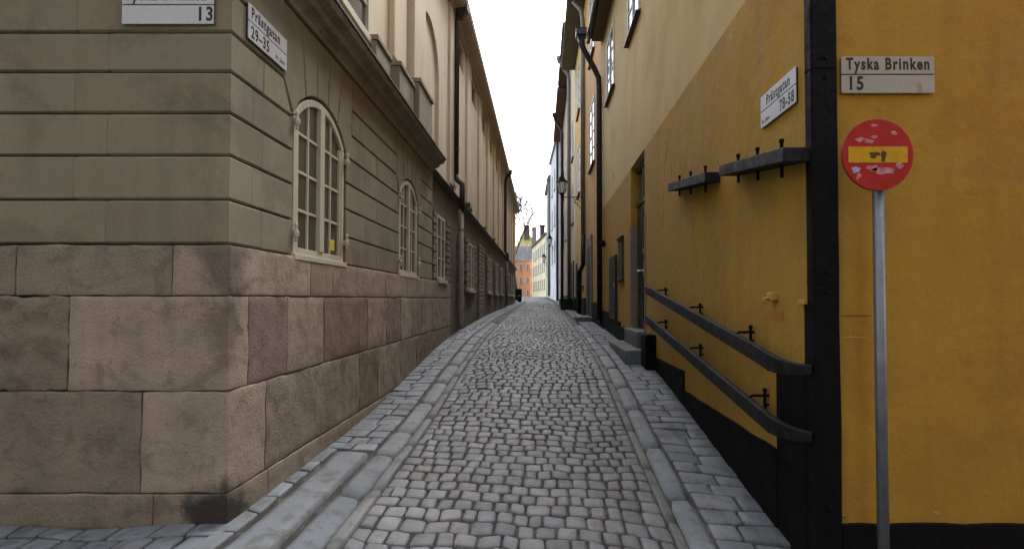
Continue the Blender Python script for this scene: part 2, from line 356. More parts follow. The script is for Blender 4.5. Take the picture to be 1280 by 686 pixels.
# gutter slabs with a worn channel
def gutter(name, xa, xb, chan, y0, y1, wt=1.):
    mb = MB(); y = y0
    while y < y1:
        Ls = rnd.uniform(.62, 1.05); c = gtint(.85, 1.12, .03); c = (c[0] * wt, c[1], c[2] / wt); off = rnd.uniform(-.006, .006); dz = rnd.uniform(-.003, .005)
        nx = 12 if y < 14 else 5; ny = 8 if y < 14 else 2; g = .003; b = len(mb.v)
        wa = rnd.uniform(-.006, .006); wb = rnd.uniform(-.006, .006)
        for j in range(ny + 1):
            for i in range(nx + 1):
                u = i / nx; v = j / ny; x = (xa + wa) * (1 - u) + (xb + wb) * u + off * (v - .5); yy = y + g + (Ls - 2 * g) * v + .012 * noise.noise(Vector((x * 9, round(y + Ls * v, 3), 2)))
                d = -.015 * math.exp(-((x - chan) / .05) ** 2) + .004 * noise.noise(Vector((x * 8, yy * 5, 4))) + dz
                if i in (0, nx) or j in (0, ny): d -= .05
                elif i in (1, nx - 1): x = x + (xa - x) * .8 if i == 1 else x + (xb - x) * .8; d -= .003
                elif j in (1, ny - 1): yy += (-1 if j == 1 else 1) * (Ls / ny) * .9; d -= .002
                mb.v.append((x, yy, G(x, yy) + d + .004))
        for j in range(ny):
            for i in range(nx): mb.quad_ids((b + j * (nx + 1) + i, b + j * (nx + 1) + i + 1, b + (j + 1) * (nx + 1) + i + 1, b + (j + 1) * (nx + 1) + i), c)
        y += Ls
    tag(mb.build(name, M['slab'], smooth=True, recalc=False), kind='structure')
gutter('left_gutter', -1.43, -1.245, -1.25, 2.0, 42)
gutter('left_road_edge', -1.24, -1.15, -1.26, 2.3, 42, 1.06)
gutter('right_gutter', .945, 1.12, .95, 2.0, 46)
gutter('right_road_edge', .865, .94, .945, 2.3, 46, 1.06)
mb = MB()
pave(mb, lambda y: -1.46 if y > 4.62 else -1.76, lambda y: -1.455 if 0 else (-1.46 if y > 4.62 else -1.77), 0, 0, .2, .2, .02, lv)
pave(mb, lambda y: -1.91, lambda y: -1.78, 2.4, 4.6, .13, .24, .016, lv, tint=lambda: gtint(.95, 1.25, .03), jit=.05, sq=.5)
pave(mb, lambda y: -1.9, lambda y: -1.46, 4.62, 40, .2, .19, .016, lv, tint=lambda: gtint(.95, 1.25, .03), arc=.08, sq=.5)
tag(mb.build('left_sidewalk', M['slab'], smooth=True, recalc=False), kind='structure')
mb = MB(); b = 0                                   # the one long kerb slab by the corner
nx, ny = 10, 40
for j in range(ny + 1):
    for i in range(nx + 1):
        u, v = i / nx, j / ny; y = 2.35 + 2.22 * v; x = (-1.75 + .03 * math.sin(v * 3)) * (1 - u) + (-1.495 + .02 * v) * u + .008 * noise.noise(Vector((u, v * 9, 0)))
        d = .022 + .006 * noise.noise(Vector((x * 4, y * 3, 5)))
        if i in (0, nx) or j in (0, ny): d -= .1
        elif i in (1, nx - 1): x += (-.018 if i == 1 else .02); d -= .008
        mb.v.append((x, y, G(x, y) + d))
for j in range(ny):
    for i in range(nx): mb.quad_ids((j * (nx + 1) + i, j * (nx + 1) + i + 1, (j + 1) * (nx + 1) + i + 1, (j + 1) * (nx + 1) + i), (1.05, 1.05, 1.05))
tag(mb.build('kerb_slab', M['slab'], smooth=True, recalc=False), kind='structure')
mb = MB()
pave(mb, lambda y: 1.135, lambda y: 1.66, 2.2, 46, .25, .19, .014, lv, tint=lambda: gtint(.85, 1.15, .03), arc=.07, jit=.2, sq=.5)
tag(mb.build('right_sidewalk', M['slab'], smooth=True, recalc=False), kind='structure')
mb = MB()
pave(mb, lambda y: -7, lambda y: xl(y) - .03, 42, 66, .3, .3, .02, lambda y: 2, arc=.1)
tag(mb.build('far_pavement', M['slab'], recalc=False), kind='structure')

mb = MB()
for k in range(2600):
    y = 2.4 + 9 * rnd.random() ** 1.6; x = rnd.uniform(-1.88, 1.63) if k % 3 else rnd.choice([-1.16, .87, -1.46, 1.13, -1.87, 1.62]) + rnd.gauss(0, .025); r = rnd.uniform(.0015, .0045); z = G(x, y) - .012 + (rnd.random() < .15) * .016
    p = [(x + rnd.uniform(-r, r) + r * math.cos(a), y + r * math.sin(a), z) for a in (0, 2.1, 4.2)]; t_ = (x, y, z + r * 1.3); v = rnd.uniform(.6, 1.8) * (2.4 if rnd.random() < .03 else 1)
    for a, b in ((0, 1), (1, 2), (2, 0)): mb.poly([p[a], p[b], t_], (v, v, v * .95))
tag(mb.build('grit', mat('grit', lin(104, 98, 90), .9, .1, tint=True), recalc=False), 'fine grit and specks lying in the paving joints', 'grit', kind='stuff')

# ------------------------------------------------------------------ writing
def text_mesh(txt, size, f, s, z, o, parent, m, mirror=1, name='lettering', depth=.0006, xs=1.0, bold=.0, align='LEFT', sp=1.0):
    cu = bpy.data.curves.new(name, 'FONT'); cu.body = txt; cu.size = size; cu.extrude = depth; cu.offset = bold; cu.align_x = align; cu.resolution_u = 4; cu.space_character = sp
    ob = bpy.data.objects.new('tmp', cu); col.objects.link(ob); dg = bpy.context.evaluated_depsgraph_get(); dg.update()
    me = bpy.data.meshes.new_from_object(ob.evaluated_get(dg)); bpy.data.objects.remove(ob); bpy.data.curves.remove(cu)
    off = Vector(ROOTLOC[parent.name])
    for v in me.vertices:
        p = Vector(f.p(s + mirror * v.co.x * xs, z + v.co.y, o + v.co.z)); v.co = p - off
    me.materials.clear(); me.materials.append(m); me.name = name
    b = bpy.data.objects.new(name, me); col.objects.link(b); b.parent = parent; ROOTLOC[b.name] = tuple(off); return b
def street_sign(f, s0, s1, z0, z1, mirror, lines, label, m, o=0):
    """two stacked enamel plates; mirror=-1 where the text runs against s"""
    loc = f.p((s0 + s1) / 2, z0, o); t = thing('street_sign', loc, label, 'street sign', 'enamel street name signs on the corner houses')
    zm = z0 + (z1 - z0) * .51
    for a, b in ((z0, zm - .003), (zm + .003, z1)):
        q = MB(); q.fbox(f, s0, s1, a, b, o + .012, o + .02); q.build('plate', m, t, bevel=.003)
    q = MB(); q.fbox(f, s0 + .006, s1 - .006, z0 + .006, z1 - .006, o - .004, o + .0125); q.build('backing', M['ink'], t)
    left = s0 if mirror == 1 else s1
    for (txt, size, dx, dz, xsc, bold) in lines:
        text_mesh(txt, size, f, left + mirror * dx, z0 + dz, o + .0205, t, M['ink'], mirror, xs=xsc, bold=bold, sp=1.22)
    return t

# ------------------------------------------------------------------ LEFT: the stone corner building
FL = F((-1.9, 0), (0, 1), (1, 0)); FLF = F((-1.9, 3.2), (-1, 0), (0, -1))
lb = thing('corner_building', (-4, 8, .3), 'long grey beige building with sandstone base and grooved rusticated wall on the left side', 'building')
ZC = [1.985, 2.255, 2.525, 2.785, 3.04, 3.285, 3.54, 3.86]
wins = [4.555, 7.57]
HWN, ZS, ZA = .535, 3.07, 3.345; RA = (HWN ** 2 + (ZA - ZS) ** 2) / (2 * (ZA - ZS)); ZCN = ZA - RA
def arch_z(t, r=RA): return ZCN + math.sqrt(max(r * r - t * t, 0))
def rt():
    v = rnd.uniform(.93, 1.06); w = rnd.uniform(-.02, .03); return (v * (1 + w), v, v * (1 - w))
mb = MB()
bx = lambda z: .55 if z <= 3.04 else (.55 + (z - 3.04) / .245 * .15 if z < 3.285 else .70)
for k in range(7):
    z0, z1 = ZC[k], ZC[k + 1]; cl = .42 if k % 2 else .62
    mb.cornerblock(-1.9 - (.95 if k % 2 else .75), -1.9, 3.2, 3.2 + cl * .6, z0 + .003, z1 - .003, .013, rt())
    segs = [(3.2 + cl * .6, wins[0], 0, 1), (wins[0], wins[1], 1, 1), (wins[1], 9.15, 1, 0)]
    for a, b, la, lb_ in segs:
        a0 = a + (bx(z0) if la else 0); a1 = a + (bx(z1) if la else 0); b0 = b - (bx(z0) if lb_ else 0); b1 = b - (bx(z1) if lb_ else 0)
        js = [j for j in [a0 + (b0 - a0) * (.48 if k % 2 else .78)] if b0 - a0 > .75]
        if b0 - a0 > 1.6: js = [a0 + (b0 - a0) * (.3 if k % 2 else .5), a0 + (b0 - a0) * (.75 if k % 2 else .95)]
        es = [None] + js + [None]
        for i in range(len(es) - 1):
            p0, p1 = (es[i], es[i]) if es[i] else (a0, a1); q0, q1 = (es[i + 1], es[i + 1]) if es[i + 1] else (b0, b1)
            if abs(p0 - p1) < .001 and abs(q0 - q1) < .001: mb.block(FL, p0, q0, z0, z1, -.05, 0, c=rt())
            else: mb.prism(FL, [(p0, z0), (q0, z0), (q1, z1), (p1, z1)], -.05, 0, .012, .003, c=rt())
    s = .95 if k % 2 else .75; first = True
    while s < 6:
        w = rnd.uniform(.8, 1.2); mb.block(FLF, s, s + w, z0, z1, -.05, 0, c=rt()); s += w
for wc in wins:
    tb = [-.55, -.33, -.11, .11, .33, .55]; tt = [-.70, -.42, -.14, .14, .42, .70]
    for i in range(5):
        a, b = tb[i], tb[i + 1]; m_ = (a + b) / 2; pts = [(wc + a, arch_z(a, RA + .012) if abs(a) < .54 else ZS), (wc + m_, arch_z(m_, RA + .012)), (wc + b, arch_z(b, RA + .012) if abs(b) < .54 else ZS)]
        if i == 4: pts += [(wc + .70, 3.285)]
        pts += [(wc + tt[i + 1], 3.855), (wc + tt[i], 3.855)]
        if i == 0: pts += [(wc - .70, 3.285)]
        mb.prism(FL, pts, -.05, .002, .010, .004, c=rt())
mb.build('rusticated_wall', M['rust'], lb, bevel=0)
mb = MB()
mb.box(-9, -1.95, 3.25, 9.12, -.5, 4.06); mb.build('wall_core', M['groove'], lb)
# sandstone base
HUES = [(1.20, 1.08, 1.0), (.84, .73, .72), (1.32, 1.22, 1.13), (.90, .86, .78), (1.04, .98, .90), (1.10, .93, .84), (.80, .69, .60), (1.24, 1.17, 1.09), (.98, .95, .86)]
def hue(i=None): return rnd.choice(HUES) if i is None else HUES[i]
mb = MB(); OB = -1.885; Y1 = 10.95
courses = [(1.672, 1.978, [(3.2, 4.31, 2), (4.31, 4.77, 5), (4.77, 5.38, 0), (5.38, 6.37, 7), (6.37, 7.4, 2), (7.4, 8.5, 0), (8.5, 9.6, 4), (9.6, Y1, 7)]),
           (1.10, 1.668, [(3.2, 3.40, 2), (3.40, 3.92, 1), (3.92, 4.58, 7), (4.58, 5.73, 6), (5.73, 6.43, 0), (6.43, 7.08, 1), (7.08, 7.65, 2), (7.65, 8.3, 3), (8.3, 9.1, 5), (9.1, 10.0, 4), (10.0, Y1, 0)]),
           (.49, 1.096, [(3.2, 3.63, 2), (3.63, 5.48, 8), (5.48, 6.1, 6), (6.1, 7.1, 4), (7.1, 8.0, 3), (8.0, 9.0, 6), (9.0, 10.0, 1), (10.0, Y1, 3)]),
           (-.2, .486, [(3.2, 3.66, 3), (3.66, 5.1, 4), (5.1, 7.4, 3)])]
for ci, (z0, z1, st) in enumerate(courses):
    pr = .006 if ci == 3 else 0
    for i, (a, b, h) in enumerate(st):
        x0 = -2.15
        if i == 0: x0 = -1.9 - (.33, .95, .5, .42)[ci]
        mb.roundbox(x0, OB + pr, (3.185 - pr) if i == 0 else a + .0015, b - .0015, z0 + .001, z1 - .001, .009, .045, .007 if ci else .004, hue(h), seed=ci * 10 + i)
    x = -1.9 - (.33, .95, .5, .42)[ci]; k = 0
    while x > -8:
        w = rnd.uniform(.75, 1.3); mb.roundbox(x - w + .003, x - .003, 3.185 - pr, 3.5, z0 + .001, z1 - .001, .012 if ci == 1 else .009, .03 if ci == 1 else .045, .02 if ci == 1 else .009, hue(rnd.choice([3, 8, 4, 3])), seed=50 + ci * 7 + k, freq=13 if ci == 1 else 6); x -= w; k += 1
mb.build('stone_base', M['stone_base'], lb, smooth=True)
# cornice
prof = [(-.05, 3.86), (.02, 3.865), (.03, 3.90), (.06, 3.93), (.11, 3.95), (.13, 3.99), (.20, 4.02), (.215, 4.05), (.215, 4.075), (-.05, 4.13)]
mb = MB(); mb.sweep(FL, 3.2, 9.16, prof); mb.sweep(FLF, -.215, 7, [(o, z) if o <= 0 else (o, z) for o, z in prof]); mb.build('cornice', M['cornice'], lb)
mb = MB(); mb.fbox(FL, 2.97, 9.2, 4.077, 4.10, -.3, .232); mb.build('cornice_flashing', M['ledge'], lb)
# arched windows
def arched_window(wc, sticker):
    w = MB(); f = FL; hw = HWN - .02; z0 = 2.0; N = 16
    def arc(r_off, n=N, hw_=None):
        h = hw_ or hw; r = RA - r_off; return [(t, arch_z(t, r)) for t in [(-h + 2 * h * i / n) for i in range(n + 1)]]
    # outer casing: bottom rail, two jambs, arched head
    w.fbox(f, wc - hw, wc - hw + .06, z0, ZS, -.045, -.008); w.fbox(f, wc + hw - .06, wc + hw, z0, ZS, -.045, -.008)
    w.fbox(f, wc - hw + .06, wc + hw - .06, z0, z0 + .055, -.045, -.009)
    w.fbox(f, wc - hw - .02, wc + hw + .02, z0 - .045, z0, -.045, .02)
    ou = arc(.008); inn = arc(.065, hw_=hw - .055)
    for i in range(N):
        pts = [ou[i], ou[i + 1], inn[i + 1], inn[i]]
        w.rings([[f.p(wc + t, z, o) for t, z in pts] for o in (-.045, -.008)])
    frame = w.build('window', M['white_wood'], lb, bevel=.004)
    # casements: meeting stile and glazing bars
    b = MB(); b.fbox(f, wc - .045, wc + .045, z0 + .055, arch_z(0, RA - .06), -.045, .002)
    b.fbox(f, wc - hw + .06, wc - hw + .095, z0 + .055, ZS - .01, -.045, -.014); b.fbox(f, wc + hw - .095, wc + hw - .06, z0 + .055, ZS - .01, -.045, -.014)
    for sg in (-1, 1):
        xm = wc + sg * .23; b.fbox(f, xm - .012, xm + .012, z0 + .055, arch_z(.24, RA - .06), -.045, -.02)
        for k in (1, 2, 3):
            zz = z0 + .05 + k * .305; a0, a1 = sorted((wc + sg * .045, wc + sg * (hw - .06))); b.fbox(f, a0, a1, zz - .012, zz + .012, -.045, -.022)
    b.build('casement', M['white_wood'], frame, bevel=.003)
    g = MB(); pts = [(-hw + .05, z0 + .05)] + [(hw - .05, z0 + .05)] + [p for p in reversed(arc(.05, 12, hw - .05))]
    g.rings([[f.p(wc + t, z, o) for t, z in pts] for o in (-.047, -.036)]); g.build('pane', M['glass'], frame)
    for sg in (-1, 1):
        for zz in (2.16, 3.02) if sg < 0 else (2.2, 2.98):
            h = MB(); x, y, _ = f.p(wc + sg * (hw + .012), 0, .022)
            h.lathe(x, y, [(.006, zz - .07), (.013, zz - .06), (.013, zz - .035), (.021, zz - .03), (.024, zz - .005), (.021, zz + .012), (.013, zz + .018), (.013, zz + .05), (.017, zz + .056), (.012, zz + .07), (.004, zz + .085)], 10)
            h.fbox(f, wc + sg * (hw + .012) - .008, wc + sg * (hw + .012) + .008, zz - .03, zz + .02, -.045, .015)
            h.build('hinge', M['white_wood'], frame, smooth=False)
    if sticker:
        k = MB(); k.fbox(f, wc + .27, wc + .36, 2.10, 2.20, -.0355, -.034); k.build('sticker', M['yellow_label'], frame)
arched_window(wins[0], True); arched_window(wins[1], False)
# rear lower wall
FR = F((-1.95, 0), (0, 1), (1, 0)); YEND = 37.6
mb = MB()
holes = []
mb.box(-9, -1.953, 9.14, YEND, -.3, 3.86)
mb.build('rear_wall', M['rearwall'], lb)
mb = MB(); mb.sweep(FR, 9.21, YEND + 2.2, [(-.1, 3.80), (.03, 3.83), (.05, 3.86), (.12, 3.885), (.12, 3.905), (-.1, 4.02)]); mb.build('ledge', M['ledge'], lb)
def quoin_strip(a, b, z0, z1, pitch, proud=.05, alt=.05):
    q = MB(); z = z0; k = 0
    while z < z1 - pitch * .5:
        d = alt if k % 2 else 0
        q.block(FR, a + d, b - d, z, z + pitch, 0, proud, ch=.02, e=0, c=gtint(.85, 1.1, .04)); z += pitch; k += 1
    q.build('quoins', M['quoin'], lb)
def rear_window(a, b, z0, z1):
    w = MB(); fr = .055
    w.fbox(FR, a, a + fr, z0, z1, 0, .04); w.fbox(FR, b - fr, b, z0, z1, 0, .04); w.fbox(FR, a + fr, b - fr, z1 - fr, z1, 0, .039); w.fbox(FR, a + fr, b - fr, z0, z0 + fr, 0, .039)
    m_ = (a + b) / 2; w.fbox(FR, m_ - .03, m_ + .03, z0 + fr, z1 - fr, 0, .043)
    for k in (1, 2):
        zz = z0 + (z1 - z0) * k / 3; w.fbox(FR, a + fr, b - fr, zz - .012, zz + .012, .003, .032)
    w.fbox(FR, a - .06, b + .06, z0 - .07, z0 - .002, 0, .09)
    o = w.build('window', M['white_wood'], lb); g = MB(); g.fbox(FR, a + .02, b - .02, z0 + .02, z1 - .02, -.01, .012); g.build('pane', M['glass'], o)
rear_window(9.66, 10.45, 2.02, 3.22)
quoin_strip(9.25, 9.6, 2.0, 3.25, .125, alt=.09); quoin_strip(10.5, 11.0, 2.0, 3.2, .125, alt=.1)
quoin_strip(12.1, 12.95, .9, 3.1, .125)
quoin_strip(16.1, 17.5, 1.0, 3.35, .125)
for (c, hw) in ((14.4, .55), (19.6, .6), (22.6, .6), (25.4, .6), (31.0, .7), (33.8, .7), (36.2, .6)):
    quoin_strip(c - hw - .55, c - hw - .04, 1.85 if c < 20 else 1.9, 3.2, .125, alt=.09); quoin_strip(c + hw + .04, c + hw + .55, 1.85 if c < 20 else 1.9, 3.2, .125, alt=.09)
    rear_window(c - hw, c + hw, 1.9, 3.15)
quoin_strip(28.2, 29.2, 1.1, 3.4, .14)
# upper wall
FU = F((-2.0, 0), (0, 1), (1, 0)); ZE = 1.65 + 6.5
mb = MB(); mb.box(-9, -2.06, 3.6, YEND, 3.86, ZE); mb.build('upper_wall', M['upper'], lb)
def arch_slab(q, f, s0, s1, z0, z1, sc, hw, zsp, o0, o1, zb):
    q.fbox(f, s0, sc - hw, z0, z1, o0, o1); q.fbox(f, sc + hw, s1, z0, z1, o0, o1); q.fbox(f, sc - hw, sc + hw, z0, zb, o0, o1)
    n = 14
    for i in range(n):
        a0, a1 = math.pi * i / n, math.pi * (i + 1) / n
        p = [(sc - hw * math.cos(a0), zsp + hw * math.sin(a0)), (sc - hw * math.cos(a1), zsp + hw * math.sin(a1)), (sc - hw * math.cos(a1), z1), (sc - hw * math.cos(a0), z1)]
        q.rings([[f.p(s, z, o) for s, z in p] for o in (o0, o1)])
mb = MB()
arch_slab(mb, FU, 8.35, 11.2, 4.0, 7.4, 9.35, .85, 5.85, -.06, .0, 4.4)
mb.fbox(FU, 3.6, 4.25, 4.0, ZE, -.06, 0); mb.fbox(FU, 6.1, 8.35, 4.0, ZE, -.06, 0); mb.fbox(FU, 4.25, 6.1, 4.0, 4.62, -.06, 0); mb.fbox(FU, 4.25, 6.1, 7.0, ZE, -.06, 0)
mb.fbox(FU, 8.35, 8.9, 7.4, ZE, -.06, 0); mb.fbox(FU, 10.05, 11.2, 7.4, ZE, -.06, 0); mb.fbox(FU, 8.9, 10.05, 8.0, ZE, -.06, 0)
s = 11.2
while s < YEND - 1:
    e = min(s + 2.6, YEND); mid = (s + e) / 2 + .35
    mb.fbox(FU, s, s + .75, 4.0, ZE, -.06, .05); mb.fbox(FU, s + .75, mid - .5, 4.0, ZE, -.06, 0); mb.fbox(FU, min(mid + .5, e), e, 4.0, ZE, -.06, 0)
    mb.fbox(FU, mid - .5, min(mid + .5, e), 4.0, 7.35, -.06, -.002); mb.fbox(FU, mid - .5, min(mid + .5, e), 7.95, ZE, -.06, -.002)
    s = e
mb.build('pilaster_wall', M['upper'], lb)
mb = MB(); s = 11.2
for (a, b) in [(8.9, 10.05)] + [(11.2 + 2.6 * k + 1.15, 11.2 + 2.6 * k + 2.15) for k in range(10)]:
    w = MB(); z0, z1 = (7.4, 8.0) if a < 10 else (7.35, 7.95); w.fbox(FU, a + .06, b - .06, z0 + .05, z1 - .05, -.08, -.045); w.build('mezzanine_window', M['glass'], lb)
mb = MB()                                           # pilasters and their pedestals on the cornice
for a, b, p in ((6.75, 7.5, .13), (7.55, 8.42, .2)):
    mb.fbox(FU, a + .07, b - .07, 4.82, ZE, 0, p - .05)
mb.build('pilaster', M['upper'], lb, bevel=.01)
for a, b, p, zt in ((5.95, 6.5, .12, 4.66), (6.75, 7.5, .17, 4.72), (7.55, 8.42, .24, 4.84)):
    mb = MB(); mb.fbox(FU, a, b, 4.06, zt - .06, -.05, p); mb.fbox(FU, a - .02, b + .02, zt - .06, zt, -.05, p + .025); mb.build('pedestal', M['cornice'], lb, bevel=.008)
w = MB(); a, b, z0, z1 = 4.25, 6.1, 4.62, 7.0                 # tall window above the cornice
w.fbox(FU, a + .02, a + .1, z0, z1, -.05, .01); w.fbox(FU, b - .1, b - .02, z0, z1, -.05, .01); w.fbox(FU, a + .1, b - .1, z0, z0 + .08, -.05, .009); w.fbox(FU, (a + b) / 2 - .05, (a + b) / 2 + .05, z0 + .08, z1, -.05, .008)
for k in range(1, 6): w.fbox(FU, a + .1, b - .1, z0 + k * .4, z0 + k * .4 + .03, -.05, -.005)
w.fbox(FU, a - .05, b + .05, z0 - .08, z0 - .001, -.05, .07)
o = w.build('window', M['white_wood'], lb); g = MB(); g.fbox(FU, a, b, z0 + .01, z1, -.058, -.03); g.build('pane', M['glass'], o)
mb = MB(); mb.sweep(FU, 3.3, YEND + 2.1, [(-.06, ZE - .12), (.06, ZE - .1), (.10, ZE - .02), (.30, ZE), (.30, ZE + .05), (.345, ZE + .07), (.345, ZE + .15), (-.06, ZE + .2)]); mb.build('eave', M['eave'], lb)
mb = MB(); mb.rings([[(x, y, z) for x, z in ((-1.64, ZE + .155), (-1.68, ZE + .3), (-5.5, ZE + 2.9), (-9.4, ZE + .3), (-9.3, ZE + .1))] for y in (3.2, YEND + 2.1)]); mb.build('roof', M['tile'], lb)
# downpipes of the left building
def pipe_assembly(parent, name, pts, r, m, brackets=(), f=None, hopper=None):
    q = MB(); q.tube(pts, r, 12); o = q.build(name, m, parent, smooth=True)
    for (z, x0, x1, y) in brackets:
        b = MB(); b.tube([(x0, y, z), (x1, y, z)], .01, 6); b.lathe(x1, y, [(r + .008, z - .02), (r + .008, z + .02)], 12); b.build('pipe_bracket', m, o)
    if hopper:
        x, y, z, w = hopper; h = MB(); h.lathe(x, y, [(r, z), (r * 1.3, z + .05), (w * .75, z + .16), (w, z + .19), (w, z + .34), (w * 1.06, z + .36)], 4, rot=math.pi / 4)
        h.build('hopper', m, o, bevel=.006)
    return o
yp = 11.75
pipe_assembly(lb, 'downpipe', [(-1.86, yp, 8.05), (-1.9, yp, 7.9), (-1.91, yp, 4.35)], .055, M['pipe_brown'], [(7.3, -2, -1.91, yp), (6.1, -2, -1.91, yp), (5.0, -2, -1.91, yp)], hopper=(-1.80, yp, 7.93, .2))
pipe_assembly(lb, 'downpipe', [(-1.91, yp, 4.42), (-1.88, yp, 4.3), (-1.78, yp, 4.22), (-1.775, yp, 4.1), (-1.775, yp, 3.6)], .06, M['pipe_brown'])
pipe_assembly(lb, 'downpipe', [(-1.80, yp, 3.65), (-1.80, yp, 1.1), (-1.77, yp, 1.0)], .06, M['pipe_beige'], [(3.2, -1.95, -1.8, yp), (2.2, -1.95, -1.8, yp), (1.4, -1.95, -1.8, yp)])
yp = 27.4
pipe_assembly(lb, 'downpipe', [(-1.80, yp, 8.05), (-1.88, yp, 7.8), (-1.88, yp, 4.1), (-1.78, yp, 4.0), (-1.78, yp, 3.6)], .07, M['pipe_brown'], hopper=(-1.72, yp, 8.0, .25))
pipe_assembly(lb, 'downpipe', [(-1.80, yp, 3.65), (-1.80, yp, 1.35)], .07, M['pipe_beige'])
# signs on the left corner
street_sign(FL, 3.35, 3.86, 3.325, 3.558, 1, [('Prästgatan', .098, .03, .150, .74, .0026), ('29–35', .108, .03, .022, .72, .003), ('kv. Juno', .046, .345, .03, .7, .0004)],
            'white sign reading Prästgatan 29–35 on the left building beside the arched window', M['enamel'])
street_sign(FLF, .10, .66, 3.325, 3.558, -1, [('Tyska Brinken', .098, .015, .148, .73, .0028), ('13', .118, .455, .022, .8, .0035)],
            'white sign reading Tyska Brinken 13 on the camera-facing side of the left corner', M['enamel'])

# weeds on the ledge
for i, (y, h) in enumerate(((11.2, .16), (13.5, .2), (14.0, .14), (17.5, .12), (21, .14))):
    q = MB(); y = y
    for k in range(60):
        a = rnd.uniform(0, 6.28); l = rnd.uniform(.4, 1) * h; bx_, by_ = -1.9 + rnd.uniform(-.03, .04), y + rnd.uniform(-.18, .18)
        dx, dy = math.cos(a) * l * .5, math.sin(a) * l * .5; z = 3.965
        q.poly([(bx_, by_, z), (bx_ + dx * .5 - dy * .12, by_ + dy * .5 + dx * .12, z + l * .6), (bx_ + dx, by_ + dy, z + l), (bx_ + dx * .5 + dy * .12, by_ + dy * .5 - dx * .12, z + l * .6)])
    lab = ['small weed tuft on the dark ledge just beside the near brown downpipe', 'tallest weed tuft on the ledge beyond the near brown downpipe', 'low weed tuft on the ledge just past the tallest tuft',
           'fourth weed tuft along the ledge of the left building', 'farthest weed tuft on the ledge of the left building'][i]
    tag(q.build('weed_tuft', M['weed'], recalc=False), lab, 'weed', 'weeds growing on the ledge')

# narrow orange house closing the left row
oh = thing('narrow_house', (-4, 38.5, 1.4), 'narrow orange yellow house end at the far end of the left row', 'house')
mb = MB(); mb.box(-9, -1.97, YEND, YEND + 2.0, .8, 3.9); mb.build('lower_wall', M['rearwall'], oh)
mb = MB(); mb.box(-9, -1.96, YEND, YEND + 2.0, 3.9, ZE - .1); mb.build('wall', plaster('orange_yellow_render', 208, 160, 84), oh)

# ------------------------------------------------------------------ RIGHT: houses
FRT = F((1.65, 0), (0, 1), (-1, 0)); FRF = F((1.65, 3.2), (1, 0), (0, -1))
h1 = thing('ochre_house', (4, 8, 0), 'ochre and tan rendered corner house with black plinth on the right side', 'house')
def wall_with_hole(q, f, s0, s1, z0, z1, hs0, hs1, hz0, hz1, depth):
    """front skin with one opening, built as boxes that butt"""
    q.fbox(f, s0, hs0, z0, z1, -depth, 0); q.fbox(f, hs1, s1, z0, z1, -depth, 0)
    if hz1 < z1: q.fbox(f, hs0, hs1, hz1, z1, -depth, 0)
    q.fbox(f, hs0, hs1, z0, hz0, -depth, 0)
ZB = 1.65 + 2.41
mb = MB(); wall_with_hole(mb, FRT, 3.2, 14.45, -1, ZB, 8.42, 9.72, 1.12, ZB, .3); mb.box(1.95, 9, 3.2, 3.5, -1.5, ZB); mb.build('lower_wall', M['ochre'], h1)
mb = MB(); mb.fbox(FRT, 3.2, 14.45, ZB, 8.6, -.3, 0); mb.box(1.95, 9, 3.2, 3.5, ZB, 8.6); mb.build('upper_wall', M['tan'], h1)
mb = MB(); mb.box(1.95, 9, 3.5, 14.4, -1.5, 8.55); mb.build('house_body', M['shutter'], h1)
mb = MB(); mb.fbox(FRT, 3.0, 14.1, 8.6, 8.66, -.3, .30); mb.fbox(FRT, 3.0, 14.1, 8.665, 8.85, -.3, .34); mb.build('eave', mat('eave_brown', lin(92, 74, 58), .8, .1), h1)
mb = MB(); mb.rings([[(x, y, z) for x, z in ((1.28, 8.85), (5.3, 11.6), (9.3, 8.85))] for y in (2.9, 14.3)]); mb.build('roof', M['redtile'], h1)
# black painted plinth on the street side: adjoining panels, each a touch different in thickness
Pz = lambda z: z + 1.65; mb = MB()
for i, (a, b, t, o) in enumerate(((3.245, 3.30, -.01, .010), (3.30, 3.70, -.47, .012), (3.70, 6.1, -1.045, .018), (6.1, 7.55, -.83, .022), (9.73, 11.0, -.56, .05), (11.0, 12.6, -.47, .045), (12.6, 14.3, -.31, .05))):
    z0 = -.3 if a < 7 else .2
    if i == 4: mb.build('plinth', M['black'], h1); mb = MB()
    pts = [FRT.p(a, z0, -.02), FRT.p(b, z0, -.02)]
    n = max(2, int((b - a) / .06)); top = [Pz(t) + .012 * noise.noise(Vector((a + (b - a) * k / n * 1.0, 0, i)) * 3) for k in range(n + 1)]
    for k in range(n):
        u, v = a + (b - a) * k / n, a + (b - a) * (k + 1) / n
        mb.rings([[FRT.p(u, z0, q), FRT.p(v, z0, q), FRT.p(v, top[k + 1], q), FRT.p(u, top[k], q)] for q in (-.02, o)], cap0=False)
mb.build('plinth', M['black'], h1); mb = MB()
n = 40
for k in range(n):
    u, v = .14 + 5 * k / n, .14 + 5 * (k + 1) / n; zt = lambda s: .31 + .02 * noise.noise(Vector((s * 6, 1, 1)))
    mb.rings([[FRF.p(u, -.9, q), FRF.p(v, -.9, q), FRF.p(v, zt(v), q), FRF.p(u, zt(u), q)] for q in (-.02, .035)], cap0=False)
mb.build('plinth', M['black'], h1)
